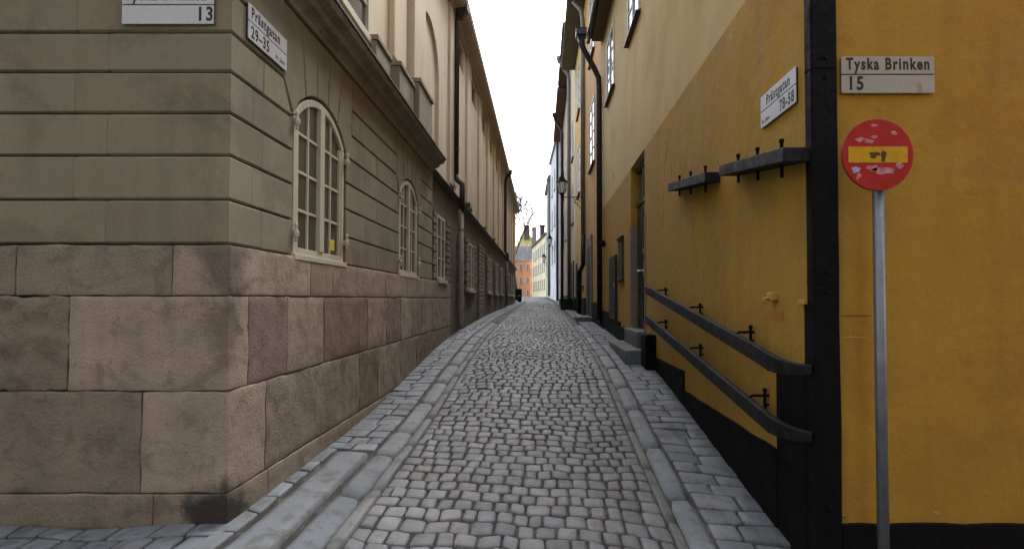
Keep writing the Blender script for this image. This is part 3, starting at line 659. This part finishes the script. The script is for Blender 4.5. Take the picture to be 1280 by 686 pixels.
# corner guard
mb = MB(); n = 30
rg = []
for k in range(n + 1):
    z = -.6 + (8.5 + .6) * k / n; w = .004 * noise.noise(Vector((0, 0, z * 2.1))); a = 1.632 + w; b = 1.785 + .007 * noise.noise(Vector((4, 0, z * 1.7)))
    rg.append([(a, 3.245, z), (a, 3.175, z), (a + .012, 3.163, z), (b, 3.163, z), (b, 3.195, z), (1.67, 3.245, z)])
mb.rings(rg); cg = mb.build('corner_guard', M['blackiron'], h1)
for z in (.35, 1.75, 3.05, 4.3, 6.0):
    q = MB(); q.box(1.629, 1.783, 3.159, 3.247, z - .003, z + .003); q.build('seam', M['blackiron'], cg)
    for dz in (-.06, .06):
        q = MB(); q.rings([[(1.715 + r * math.cos(a), y_, z + dz + r * math.sin(a)) for a in [i * math.pi / 4 for i in range(8)]] for y_, r in ((3.164, .013), (3.156, .013), (3.152, .007))]); q.build('bolt', M['blackiron'], cg)
# door in its recess
d = MB(); d.fbox(FRT, 8.44, 9.70, 1.13, 3.32, -.18, -.12); dr = d.build('door', M['door_green'], h1, bevel=.004)
for (a, b, z0, z1) in ((8.55, 8.98, 1.3, 1.95), (8.55, 8.98, 2.1, 3.2), (9.14, 9.58, 1.3, 1.95), (9.14, 9.58, 2.1, 3.2)):
    q = MB(); q.fbox(FRT, a, b, z0, z1, -.121, -.105); q.build('panel', M['door_green'], dr, bevel=.01)
q = MB(); q.fbox(FRT, 9.03, 9.09, 2.45, 2.53, -.121, -.09); q.build('lock', M['steel'], dr); q = MB(); q.fbox(FRT, 9.02, 9.10, 2.05, 2.30, -.121, -.1); q.tube([FRT.p(9.06, 2.14, -.1), FRT.p(9.06, 2.14, -.04), FRT.p(9.2, 2.14, -.03)], .014, 8); q.build('handle', M['steel'], dr)
q = MB(); q.fbox(FRT, 8.44, 9.70, 3.33, 3.40, -.18, -.1); q.fbox(FRT, 8.44, 9.70, 3.96, 4.05, -.18, -.1); q.fbox(FRT, 9.04, 9.10, 3.4, 3.96, -.18, -.101); fl = q.build('fanlight', M['door_green'], h1); g = MB(); g.fbox(FRT, 8.45, 9.69, 3.38, 3.98, -.19, -.15); g.build('pane', M['glass'], fl)
q = MB(); q.fbox(FRT, 9.705, 9.83, 1.12, 3.0, -.119, .012); q.build('door_jamb', M['jamb'], h1, bevel=.006)
q = MB(); q.fbox(FRT, 8.34, 8.44, 1.12, 3.0, -.119, .012); q.build('door_jamb', M['jamb'], h1, bevel=.006)
# hatch, shutter
q = MB(); q.fbox(FRT, 10.6, 11.2, 1.65 + .42, 1.65 + 1.25, 0, .03); q.fbox(FRT, 10.55, 11.25, 2.9, 2.93, 0, .06); q.fbox(FRT, 10.55, 11.25, 2.03, 2.065, 0, .05); q.build('window_shutter', M['shutter'], h1, bevel=.004)
q = MB(); q.fbox(FRT, 11.5, 12.5, 1.2, 2.62, 0, .055); cd = q.build('cellar_door', M['shutter'], h1, bevel=.005)
q = MB(); q.fbox(FRT, 11.56, 11.62, 1.88, 1.98, .055, .075); q.build('lock', M['steel'], cd)
# upper windows
def fwindow(parent, f, a, b, z0, z1, rows=3, m=None, sill=M['pipe_brown'], g=None, o=0, fr=.06, sl=.09):
    w = MB(); m = m or M['white_wood2']
    w.fbox(f, a, a + fr, z0, z1, o, o + .03); w.fbox(f, b - fr, b, z0, z1, o, o + .03); w.fbox(f, a + fr, b - fr, z1 - fr, z1, o, o + .029); w.fbox(f, a + fr, b - fr, z0, z0 + fr, o, o + .029)
    mm = (a + b) / 2; w.fbox(f, mm - .035, mm + .035, z0 + fr, z1 - fr, o, o + .034)
    for k in range(1, rows):
        zz = z0 + (z1 - z0) * k / rows; w.fbox(f, a + fr, mm - .035, zz - .014, zz + .014, o, o + .022); w.fbox(f, mm + .035, b - fr, zz - .014, zz + .014, o, o + .022)
    ob = w.build('window', m, parent)
    p = MB(); p.fbox(f, a + .03, b - .03, z0 + .03, z1 - .03, o - .02, o + .008); p.build('pane', g or M['glass_pale'], ob)
    s_ = MB(); s_.sweep(f, a - .06, b + .06, [(o - .01, z0 - .05), (o + sl, z0 - .055), (o + sl, z0 - .03), (o - .01, z0 - .002)]); s_.build('sill', sill, ob)
fwindow(h1, FRT, 8.72, 9.9, 6.48, 7.95); fwindow(h1, FRT, 11.8, 13.1, 6.5, 7.95); fwindow(h1, FRT, 5.2, 6.4, 6.48, 7.95)
# small marks on the wall
q = MB(); q.roundbox(1.60, 1.66, 3.68, 3.76, 1.64, 1.70, .012, .02, .004); q.tube([(1.62, 3.72, 1.66), (1.575, 3.73, 1.655), (1.57, 3.73, 1.62)], .014, 8); q.build('wall_tap', M['knob'], h1, smooth=True)
q = MB(); q.fbox(FRT, 3.25, 3.335, 1.618, 1.648, 0, .035); q.build('wall_bracket', M['knob'], h1, bevel=.005)
q = MB(); q.fbox(FRT, 3.60, 3.86, 1.50, 1.565, 0, .003); q.build('wall_patch', mat('patched_render', lin(150, 104, 40), .9, .1), h1)
q = MB(); q.lathe(1.57, 13.4, [(.03, 2.98), (.055, 3.0), (.055, 3.1), (.03, 3.14)], 10); q.fbox(FRT, 13.38, 13.42, 3.03, 3.07, 0, .05); q.build('wall_bell', M['blackiron'], h1)
q = MB(); q.fbox(FRT, 12.0, 12.06, 4.35, 4.55, 0, .004); q.build('wall_crack', M['jamb'], h1)
def scar(f, pts, w, m, o=.002, name='crack'):
    q = MB()
    for i in range(len(pts) - 1):
        (s0, z0), (s1, z1) = pts[i], pts[i + 1]; wa = w * (.3 if i == 0 else 1); wb = w * (.3 if i == len(pts) - 2 else 1)
        q.rings([[f.p(s0, z0 - wa, oo), f.p(s1, z1 - wb, oo), f.p(s1, z1 + wb, oo), f.p(s0, z0 + wa, oo)] for oo in (-.001, o)])
    q.build(name, m, h1)
dk = mat('dark_crack_line', lin(84, 58, 24), .95, .2, 10, 60); pl = mat('chipped_render', lin(190, 150, 78), .95, .2, 10, 60)  # dk: dark brown crack lines, pl: paler chips
scar(FRT, [(4.62, 2.83), (4.72, 2.86), (4.80, 2.84), (4.92, 2.88)], .010, pl)
scar(FRT, [(4.64, 2.815), (4.73, 2.842), (4.80, 2.822), (4.9, 2.862)], .005, dk, .0025)
def wander_line(f, s, z, n, ds, dz, j):
    out = []
    for i in range(n): out.append((s, z)); s += ds + rnd.gauss(0, j); z += dz + rnd.gauss(0, j)
    return out
scar(FRT, wander_line(FRT, 5.6, 1.9, 14, .01, .06, .018), .0012, dk)
scar(FRT, wander_line(FRT, 7.2, 2.6, 16, -.02, .07, .02), .0012, dk)
scar(FRF, wander_line(FRF, .16, 1.55, 5, .045, .0, .004), .003, dk); scar(FRF, wander_line(FRF, .17, 1.42, 4, .05, .005, .004), .003, pl)
for k in range(4): scar(FRF, wander_line(FRF, .15 + .9 * rnd.random() ** 2 * 2, .34 + rnd.uniform(-.01, .05), 3, .02, .004, .008), .004, pl if k % 2 else dk)
# the brown downpipe between the first two houses
pipe_assembly(h1, 'downpipe', [(1.06, 14.0, 8.62), (1.06, 14.0, 8.5), (1.14, 14.02, 8.32), (1.42, 14.15, 7.9), (1.55, 14.2, 7.65), (1.56, 14.2, 7.3), (1.56, 14.2, 1.1)], .075, M['pipe_black'],
              [(6.9, 1.66, 1.56, 14.2), (5.8, 1.66, 1.56, 14.2), (4.6, 1.66, 1.56, 14.2), (3.2, 1.66, 1.56, 14.2), (2.0, 1.66, 1.56, 14.2)], hopper=(1.06, 14.0, 8.5, .2))
q = MB(); q.tube([(1.26, 3, 8.63), (1.26, 14.2, 8.63)], .06, 8); q.build('rain_gutter', M['pipe_black'], h1, smooth=True)

# steps of the ochre house
t = thing('door_step', (1.5, 9, .7), 'large grey granite block step below the dark green door on the right', 'step', 'stone steps on the right sidewalk')
q = MB(); q.roundbox(1.27, 1.66, 8.02, 10.0, .5, .875, .015, .08, .006); q.build('lower_step', M['step'], t, smooth=True)
q = MB(); q.roundbox(1.52, 1.94, 8.42, 9.72, .8, 1.13, .012, .1, .004); q.build('threshold', M['step'], t, smooth=True)
t = MB(); t.roundbox(1.50, 1.66, 7.62, 8.01, .45, 1.14, .02, .06, .006); tag(t.build('guard_stone', M['black'], smooth=True), 'black painted upright guard stone beside the granite door step', 'guard stone')

# timber fenders and rails on the ochre wall
def rail(name, pts, w, h, label, cat, group, pins, wallx=1.65, m=None, inside=False):
    base = pts[0]; t = thing(name, base, label, cat, group); q = MB()
    P = [Vector(p) for p in pts]; rings = []
    for i, p in enumerate(P):
        d = (P[min(i + 1, len(P) - 1)] - P[max(i - 1, 0)]); d.z = 0; d.normalize(); side = Vector((d.y, -d.x, 0))
        if side.x < 0: side = -side
        j = .003 * noise.noise(p * 4); hh = h if inside or i < len(P) - 5 else h * (1 - .13 * (i - len(P) + 5))
        rings.append([p - side * w / 2 + Vector((0, 0, h / 2 - hh + j)), p + side * w / 2 + Vector((0, 0, h / 2 - hh)), p + side * w / 2 + Vector((0, 0, h / 2)), p - side * w / 2 + Vector((0, 0, h / 2 + j))])
    q.rings(rings); q.build('timber', m or M['beam'], t, bevel=.007)
    for (y, ln) in pins:
        for i in range(len(P) - 1):
            lo, hi = sorted((P[i].y, P[i + 1].y))
            if lo <= y <= hi:
                k = (y - P[i].y) / (P[i + 1].y - P[i].y); c = P[i].lerp(P[i + 1], k)
        b = MB(); xx = c.x if inside else wallx - .03
        b.tube([(xx, y, c.z - h / 2 - ln * (1.5 if inside else 1)), (xx, y, c.z + h / 2 + ln)], .012, 8)
        b.lathe(xx, y, [(.009, c.z + h / 2 + ln - .002), (.017, c.z + h / 2 + ln + .004), (.017, c.z + h / 2 + ln + .02), (.006, c.z + h / 2 + ln + .026)], 8)
        if inside: b.lathe(xx, y, [(.022, c.z + h / 2 + .003), (.022, c.z + h / 2 + .012)], 8); b.build('iron_bracket', M['blackiron'], t); continue
        b.tube([(c.x, y, c.z + h / 2 - .01), (c.x + .03, y, c.z + h / 2 + .01), (wallx + .01, y, c.z + h / 2 + .012)], .011, 6)
        b.tube([(xx, y, c.z), (wallx + .01, y, c.z)], .01, 6)
        b.build('iron_bracket', M['blackiron'], t)
    return t
def slope_pts(x, ya, za, yb, zb, n=8): return [(x, ya + (yb - ya) * i / n, za + (zb - za) * i / n) for i in range(n + 1)]
rail('timber_beam', slope_pts(1.555, 4.36, 2.715, 3.19, 2.53, 4), .17, .09, 'longer tarred timber fender running into the black corner guard', 'timber beam', 'timber beams high on the ochre wall', [(4.15, .045), (3.78, .05), (3.40, .055)], inside=True)
rail('timber_beam', slope_pts(1.575, 6.28, 2.985, 4.84, 2.775, 3), .14, .095, 'shorter separate timber fender farther along the ochre wall', 'timber beam', 'timber beams high on the ochre wall', [(6.0, .045), (5.55, .05), (5.05, .055)], inside=True)
up = slope_pts(1.50, 7.55, 1.79, 3.62, 1.265, 8) + [(1.505, 3.48, 1.238), (1.52, 3.37, 1.218), (1.545, 3.29, 1.206), (1.59, 3.22, 1.2), (1.63, 3.19, 1.198)]
lo = slope_pts(1.50, 7.55, 1.37, 3.62, .855, 8) + [(1.505, 3.48, .833), (1.52, 3.37, .818), (1.545, 3.29, .806), (1.59, 3.22, .8), (1.63, 3.19, .798)]
rail('wall_rail', up, .05, .112, 'upper of two sloping dark rails bending into the black corner', 'rail', 'sloping rails low on the ochre wall', [(6.9, .02), (5.4, .025), (4.1, .04)])
rail('wall_rail', lo, .05, .112, 'lower of two sloping dark rails bending into the black corner', 'rail', 'sloping rails low on the ochre wall', [(6.9, .02), (5.4, .025), (3.85, .04)])

# signs on the right corner
street_sign(FRT, 3.36, 3.90, 2.912, 3.147, -1, [('Prästgatan', .098, .10, .148, .72, .0026), ('78-58', .108, .31, .022, .70, .003), ('Kv. Juno', .044, .02, .03, .7, .0004)],
            'white sign reading Prästgatan 78-58 on the ochre side wall', M['enamel'])
street_sign(FRF, .172, .74, 2.90, 3.125, 1, [('Tyska Brinken', .100, .03, .146, .72, .003), ('15', .115, .035, .022, .8, .0035)],
            'greyish sign reading Tyska Brinken 15 above the red no entry sign', M['enamel_old_shaded'])
# no entry sign on its pole
px, py = 1.875, 2.93
t = thing('no_entry_sign', (px, py, G(px, py)), 'round red no entry sign with yellow bar on a galvanised pole at the right corner', 'traffic sign')
q = MB(); q.tube([(px + .03, py + .045, -.3), (px + .03, py + .045, EYE + .96)], .03, 14); q.build('pole', M['galv'], t, smooth=True)
FS = F((px, py), (1, 0), (0, -1)); zc = EYE + .805
def disc(q, r, o0, o1, n=48): q.rings([[FS.p(r * math.cos(2 * math.pi * k / n), zc + r * math.sin(2 * math.pi * k / n), o) for k in range(n)] for o in (o0, o1)])
q = MB(); disc(q, .2, -.008, .004); q.build('disc', M['red'], t, bevel=.002)
q = MB(); q.fbox(FS, -.165, .165, zc - .045, zc + .045, .004, .0055); q.build('bar', M['yellow'], t)
q = MB(); disc(q, .2012, -.0095, -.008); q.fbox(FS, -.03, .03, zc - .06, zc + .06, -.05, -.0096); q.build('mounting', M['galv'], t)
def blob(q, s, z, w, h, o, seed):
    n = 18; pts = []
    for k in range(n):
        a = 2 * math.pi * k / n; r = 1 + .7 * noise.noise(Vector((math.cos(a) * 2, math.sin(a) * 2, seed))); pts.append((s + w * r * math.cos(a), z + h * r * math.sin(a)))
    q.rings([[FS.p(a, b, oo) for a, b in pts] for oo in (o, o + .0006)], cap0=False)
q = MB()
for i, (s, z, w, h) in enumerate(((-.09, .085, .035, .012), (-.05, .075, .03, .01), (-.02, .1, .02, .008), (.03, -.09, .06, .02), (-.03, -.075, .03, .016), (-.11, -.12, .012, .02), (.09, .12, .02, .01), (-.02, .165, .02, .006), (.12, -.06, .02, .02))):
    blob(q, s, zc + z, w, h, .0041, i * 3.1)
q.build('sticker', M['sticker'], t)
q = MB(); blob(q, -.125, zc - .085, .022, .018, .0043, 8.8); q.build('sticker', M['sticker_b'], t)
q = MB(); blob(q, -.02, zc, .03, .02, .0056, 5.5); blob(q, .03, zc - .005, .012, .03, .0057, 2.5); q.build('scratch', mat('rust_scratch', lin(70, 50, 20), .8, .2, 20), t)

# further houses on the right
def house(name, pts0, pts1, ztop, zg, wallm, label, eave_out, eavem, windows, depth=8, plinth=None, plinthtop=None, lowm=None, lowtop=None, roofm=None, eave_h=.2, eave_drop=0, s_eave=None, group=None):
    f, L = seg_frame(*pts0, *pts1); f.n = f.n
    mid = f.p(L / 2, zg, -depth / 2); t = thing(name, mid, label, 'house', group)
    q = MB(); zb = lowtop or zg - .6
    q.fbox(f, 0, L, zb, ztop, -depth, 0); q.build('wall', wallm, t)
    if lowtop: q = MB(); q.fbox(f, 0, L, zg - .6, lowtop, -depth, 0); q.build('lower_wall', lowm, t)
    if plinth: q = MB(); q.fbox(f, .05, L - .02, zg - .5, plinthtop, -.1, .05); q.build('plinth', M['black'], t, bevel=.01)
    q = MB(); q.fbox(f, 0, L, ztop + .001, ztop + .06, -depth, eave_out - .05); q.fbox(f, 0, L, ztop + .062, ztop + eave_h, -depth, eave_out); q.build('eave', eavem, t)
    q = MB(); q.rings([[f.p(s, z, o) for o, z in ((eave_out, ztop + eave_h + .002), (-depth / 2, ztop + eave_h + 2.6), (-depth, ztop + eave_h + .002))] for s in (0, L)]); q.build('roof', roofm or M['redtile'], t)
    for (a, b, z0, z1, rows, gm) in windows: fwindow(t, f, a, b, z0, z1, rows, g=gm)
    return t, f, L
# street on its left hand: facades on the right run from near to far
GP = M['glass_pale']; GD = M['glass']
ea = mat('grey_eave', lin(104, 100, 84), .85, .1)
h2, f2, L2 = house('orange_house', (1.65, 14.47), (1.65, 19.55), 13.02, .9, plaster('orange_render', 184, 142, 84), 'orange ochre house between the black downpipe and the tall grey downpipe', .68, ea,
    [(1.8, 3.3, 9.5, 11.7, 4, GP), (1.75, 3.4, 5.95, 8.0, 4, GP)], plinth=1, plinthtop=1.56)
q = MB(); q.fbox(f2, 2.55, 4.3, 1.0, 3.75, 0, .06); q.build('door_surround', M['jamb'], h2, bevel=.01)
q = MB(); q.fbox(f2, 2.85, 4.0, 1.15, 3.4, .02, .068); q.build('door', M['shutter'], h2)
h3, f3, L3 = house('yellow_house', (1.65, 19.58), (1.65, 26), 13.02, 1.0, plaster('yellow_render', 196, 162, 90), 'yellow house with a wrought iron lantern on its near corner', .68, ea,
    [(2.9, 4.5, 9.85, 11.9, 4, GP), (2.9, 4.5, 6.25, 8.4, 4, GP), (1.2, 2.2, 2.2, 3.6, 3, GD)], plinth=1, plinthtop=1.7)
q = MB(); q.fbox(f3, 4.7, 5.6, 1.1, 3.3, 0, .05); q.build('door', M['shutter'], h3)
pipe_assembly(h3, 'downpipe', [(1.2, 19.8, 12.95), (1.5, 19.8, 12.6), (1.56, 19.8, 12.2), (1.56, 19.8, 4.0)], .08, M['pipe_grey'])
pipe_assembly(h3, 'downpipe', [(1.56, 19.8, 4.05), (1.56, 19.8, 2.95), (1.46, 20.2, 2.7), (1.44, 20.3, 1.1)], .085, M['pipe_black'])
ec = mat('dark_eave', lin(84, 66, 56), .85, .1)
h4, f4, L4 = house('cream_house', (1.65, 26.02), (1.65, 33.5), 15.2, 1.1, plaster('cream_render', 196, 184, 158), 'cream house behind the yellow house, beside a grey downpipe', .62, ec,
    [(1.0, 2.2, 5.6, 7.6, 4, GP), (1.0, 2.2, 9.0, 11.0, 4, GP), (4.8, 6.0, 5.6, 7.6, 4, GD), (4.8, 6.0, 9.0, 11.0, 4, GD), (4.8, 6.0, 12.2, 14, 4, GD), (4.8, 6, 2.4, 4, 3, GD)], plinth=1, plinthtop=1.75)
for a, b in ((.7, 1.9), (2.8, 4.0)): q = MB(); q.fbox(f4, a, b, 1.2, 3.6, 0, .06); q.build('door', M['shutter'], h4)
pipe_assembly(h4, 'downpipe', [(1.0, 29.6, 15.3), (1.1, 29.6, 14.9), (1.52, 29.6, 14.3), (1.54, 29.6, 13.9), (1.54, 29.6, 1.3)], .1, M['pipe_grey'], hopper=(1.0, 29.6, 15.0, .2))
h5, f5, L5 = house('brown_cream_house', (1.65, 33.52), (1.65, 44.7), 15.0, 1.25, plaster('brown_cream_render', 172, 152, 128), 'tall brownish cream house with red brown eave before the white house', .66, mat('red_brown_eave', lin(104, 76, 60), .85, .1),
    [(1.2, 2.3, 5.6, 7.6, 4, GD), (1.2, 2.3, 9.0, 11.0, 4, GP), (5.0, 6.2, 5.6, 7.6, 4, GD), (5, 6.2, 9, 11, 4, GD), (8.8, 10, 5.6, 7.6, 4, GD), (8.8, 10, 9, 11, 4, GD)], plinth=1, plinthtop=1.9)
pipe_assembly(h5, 'downpipe', [(.95, 38.4, 15.1), (1.0, 38.4, 14.7), (1.45, 38.4, 14.1), (1.5, 38.4, 13.7), (1.5, 38.4, 1.5)], .11, M['pipe_black'], hopper=(.95, 38.4, 14.9, .25))
wm = plaster('white_render', 210, 214, 224)
wins6 = [(1.0 + 3.4 * i, 2.2 + 3.4 * i, z, z + 2, 4, GD) for i in range(3) for z in (5.2, 8.6, 12.0)]
h6, f6, L6 = house('white_house', (1.5, 44.8), (.95, 56), 15.9, 1.5, wm, 'tall bluish white house where the street begins to bend', .2, mat('white_eave', lin(150, 150, 152), .8, .1), wins6, plinth=None)
pipe_assembly(h6, 'downpipe', [(1.35, 45.1, 15.6), (1.35, 45.1, 1.5)], .11, M['pipe_black'])
h7, f7, L7 = house('grey_house', (.93, 56.1), (.62, 66), 14.6, 1.8, plaster('pale_grey_render', 184, 186, 180), 'pale grey house past the white house', .3, M['pipe_grey'],
    [(1.2 + 3 * i, 2.2 + 3 * i, z, z + 1.9, 4, GD) for i in range(3) for z in (4.6, 7.8, 11)], plinth=None)
pipe_assembly(h7, 'downpipe', [(.78, 56.3, 14.4), (.78, 56.3, 2)], .12, M['pipe_grey'], hopper=(.7, 56.3, 14.2, .3))
h8, f8, L8 = house('pale_yellow_house', (.55, 66.2), (-1.5, 84), 9.75, 2.0, plaster('pale_yellow_render', 236, 230, 196), 'long pale yellow house where the street curves left', .25, ea,
    [(1.2 + 2.3 * i, 2.2 + 2.3 * i, z, z + 1.4, 3, GD) for i in range(7) for z in (2.9, 5.2, 7.5)], roofm=M['tile'])
q = MB(); q.box(-.25, .45, 76, 77, 10, 12.2); q.box(-.33, .53, 75.92, 77.08, 12.2, 12.4); q.build('chimney', mat('chimney_metal', lin(66, 62, 62)), h8)
h9, f9, L9 = house('orange_red_house', (-1.55, 85), (-9, 85), 7.8, 1.9, plaster('orange_red_render', 198, 142, 112), 'orange house with slate roof facing the camera at the street end', .2, M['eave'],
    [(.35 + 1.15 * i, .85 + 1.15 * i, z, z + 1.1, 3, GD) for i in range(5) for z in (2.1, 4.15, 6.2)], roofm=M['tile'])
# gabled yellow house behind
h10 = thing('gabled_house', (-3, 97, 2), 'olive yellow gabled house rising behind the orange house', 'house'); ym = plaster('olive_yellow_render', 214, 204, 142)
q = MB(); q.rings([[(x, y, z) for x, z in ((-6, 1), (-1.7, 1), (-1.7, 12.8), (-2.4, 13.6), (-3.0, 14.6), (-3.6, 13.7), (-4.4, 11.8), (-6, 9.5))] for y in (96, 104)]); q.build('wall', ym, h10)
q = MB(); q.box(-1.75, -.9, 95.5, 96.5, 8, 14.7); q.build('chimney', M['pipe_grey'], h10)
q = MB(); q.box(-3.15, -2.2, 95.7, 96.8, 12.5, 15.1); q.build('chimney', mat('chimney_render', lin(84, 76, 72)), h10)

# unseen houses across the cross street behind the camera, added to shade nearby walls
for nm, x0, x1, lab, pm in (('unseen_pale_house', -11, -2.3, 'unseen pale rendered house across the cross street, added for shade behind the viewpoint to the left', plaster('pale_render', 176, 168, 150)), ('unseen_ochre_house', 2.1, 11, 'unseen ochre rendered house across the cross street, added for shade behind the viewpoint to the right', plaster('dull_ochre_render', 170, 128, 66))):
    fb = F((x0, -2.2), (1, 0), (0, 1)); L = x1 - x0; t = thing(nm, ((x0 + x1) / 2, -8, 0), lab, 'house')
    q = MB(); q.fbox(fb, 0, L, -.9, 10.5, -12, 0); q.build('wall', pm, t)
    q = MB(); q.fbox(fb, -.2, L + .2, 10.501, 10.75, -12.2, .3); q.build('eave', ea, t)
    q = MB(); q.rings([[(x, y, z) for y, z in ((-1.9, 10.76), (-8.2, 13.8), (-14.4, 10.76))] for x in (x0, x1)]); q.build('roof', M['redtile'], t)
    for i in range(4):
        for z0 in (1.6, 4.6, 7.6): fwindow(t, fb, .9 + 2.1 * i, 2.0 + 2.1 * i, z0, z0 + 1.6, 4, g=GD)

# step at the second door, dark bin
q = MB(); q.roundbox(1.14, 1.6, 16.6, 18.4, .9, 1.09, .02, .15, .006); tag(q.build('door_step', M['step'], smooth=True), 'low dark stone step in front of the orange house door', 'step', 'stone steps on the right sidewalk')
t = thing('planter_box', (1.3, 28, 1.05), 'dark green box standing against the wall past the yellow house', 'box')
q = MB(); q.rings([[(1.0, 27.0, 1.0), (1.6, 27.0, 1.0), (1.6, 29.0, 1.0), (1.0, 29.0, 1.0)], [(.93, 26.9, 1.6), (1.6, 26.9, 1.6), (1.6, 29.1, 1.6), (.93, 29.1, 1.6)]]); q.build('box', M['door_green'], t, bevel=.02)
q = MB(); q.box(.9, 1.6, 26.85, 29.15, 1.605, 1.66); q.build('rim', M['blackiron'], t, bevel=.01)
t = thing('litter_bin', (-1.72, 41.5, G(-1.7, 41.5)), 'small black litter bin on the left kerb at the end of the wall', 'bin')
z = G(-1.7, 41.5); q = MB(); q.lathe(-1.72, 41.5, [(.14, z), (.17, z + .3), (.18, z + .42)], 14); q.build('bin_body', M['blackiron'], t, smooth=True)
q = MB(); q.lathe(-1.72, 41.5, [(.19, z + .42), (.19, z + .46), (.05, z + .5)], 14); q.build('lid', M['blackiron'], t)
t = thing('utility_cabinet', (-2.1, 46, G(-2.1, 46)), 'black utility cabinet behind the litter bin at the end of the left wall', 'cabinet'); z = G(-2.1, 46)
q = MB(); q.box(-2.6, -1.75, 46, 46.5, z, z + .95); q.build('cabinet_body', M['blackiron'], t, bevel=.01)
q = MB(); q.box(-2.65, -1.7, 45.96, 46.54, z + .952, z + 1.0); q.build('lid', M['blackiron'], t)

# lanterns on scrolled brackets
lg = bpy.data.materials.new('lantern_glass'); lg.use_nodes = True; b_ = lg.node_tree.nodes['Principled BSDF']; b_.inputs['Base Color'].default_value = (.62, .64, .66, 1); b_.inputs['Roughness'].default_value = .25; b_.inputs['Alpha'].default_value = .75
def lantern(wx, y, z, arm, sc, label):
    t = thing('street_lantern', (wx, y, z), label, 'street lamp', 'lanterns on wall brackets along the right side')
    X = wx - arm
    q = MB(); q.tube([(wx, y, z), (X, y, z)], .018 * sc, 8); q.tube([(wx, y, z - .55 * sc), (wx - .12 * arm, y, z - .42 * sc), (wx - .35 * arm, y, z - .2 * sc), (wx - .4 * arm, y, z)], .012 * sc, 6)
    pts = [(wx - .28 * arm + .14 * sc * math.cos(a) * (1 - a / 9), y, z - .2 * sc + .14 * sc * math.sin(a) * (1 - a / 9)) for a in [i * .45 for i in range(16)]]; q.tube(pts, .009 * sc, 6)
    q.fbox(F((wx, y), (0, 1), (-1, 0)), -.04, .04, z - .6 * sc, z + .08 * sc, 0, .015); q.build('bracket', M['blackiron'], t)
    q = MB(); zb = z; q.lathe(X, y, [(.02 * sc, zb - .06 * sc), (.05 * sc, zb), (.04 * sc, zb + .06 * sc), (.1 * sc, zb + .12 * sc), (.12 * sc, zb + .16 * sc)], 6); q.build('base', M['blackiron'], t)
    q = MB(); q.lathe(X, y, [(.115 * sc, zb + .162 * sc), (.2 * sc, zb + .60 * sc)], 6); q.build('glass', lg, t)
    q = MB()
    for k in range(6):
        a = 2 * math.pi * k / 6; c_, s_ = math.cos(a), math.sin(a); q.tube([(X + .12 * sc * c_, y + .12 * sc * s_, zb + .16 * sc), (X + .205 * sc * c_, y + .205 * sc * s_, zb + .6 * sc)], .011 * sc, 5)
    q.build('cage', M['blackiron'], t)
    q = MB(); q.lathe(X, y, [(.235 * sc, zb + .6 * sc), (.24 * sc, zb + .63 * sc), (.13 * sc, zb + .74 * sc), (.11 * sc, zb + .80 * sc), (.07 * sc, zb + .85 * sc), (.03 * sc, zb + .9 * sc), (.04 * sc, zb + .94 * sc), (.01 * sc, zb + 1.02 * sc)], 6); q.build('cap', M['blackiron'], t)
lantern(1.65, 21.3, 1.65 + 4.13, .83, 1.0, 'nearest black lantern hanging out from the yellow house')
lantern(1.24, 50.0, 1.65 + 5.0, .45, 1.2, 'second lantern farther off, in front of the white house')
lantern(.68, 64.0, 1.65 + 4.4, .4, 1.2, 'farthest small lantern, in front of the pale grey house')

# bare tree beyond the left row
tr = thing('bare_tree', (-2.2, 48, G(-2.2, 48)), 'leafless tree with fine twigs behind the end of the left building', 'tree')
q = MB(); tw = MB(); z0 = G(-2.2, 48)
tn = random.Random(11)
def branch(p, d, L, r, lvl):
    n = 4; pts = [Vector(p)]; dd = Vector(d)
    for i in range(n):
        dd = (dd + Vector((tn.gauss(0, .07), tn.gauss(0, .07), tn.gauss(.05, .05)))).normalized(); pts.append(pts[-1] + dd * L / n)
    (q if lvl < 2 else tw).tube(pts, r, 6 if lvl < 2 else 3, rr=[r * (1 - .5 * i / n) for i in range(n + 1)])
    if lvl >= 5: return
    for k in range((7, 5, 5, 4, 3)[lvl]):
        i = tn.randint(2, n); a = tn.uniform(0, 6.28); sp = tn.uniform(.25, .6)
        o = dd.orthogonal().normalized(); o2 = dd.cross(o); nd = (dd * math.cos(sp) + (o * math.cos(a) + o2 * math.sin(a)) * math.sin(sp)).normalized()
        branch(pts[i], nd, L * tn.uniform(.52, .70), max(r * .5, .019), lvl + 1)
branch((-2.2, 48, z0 - .1), (-.02, 0, 1), 4.9, .13, 0)
q.build('trunk', M['bark'], tr, smooth=True); tw.build('twigs', M['bark'], tr, recalc=False)
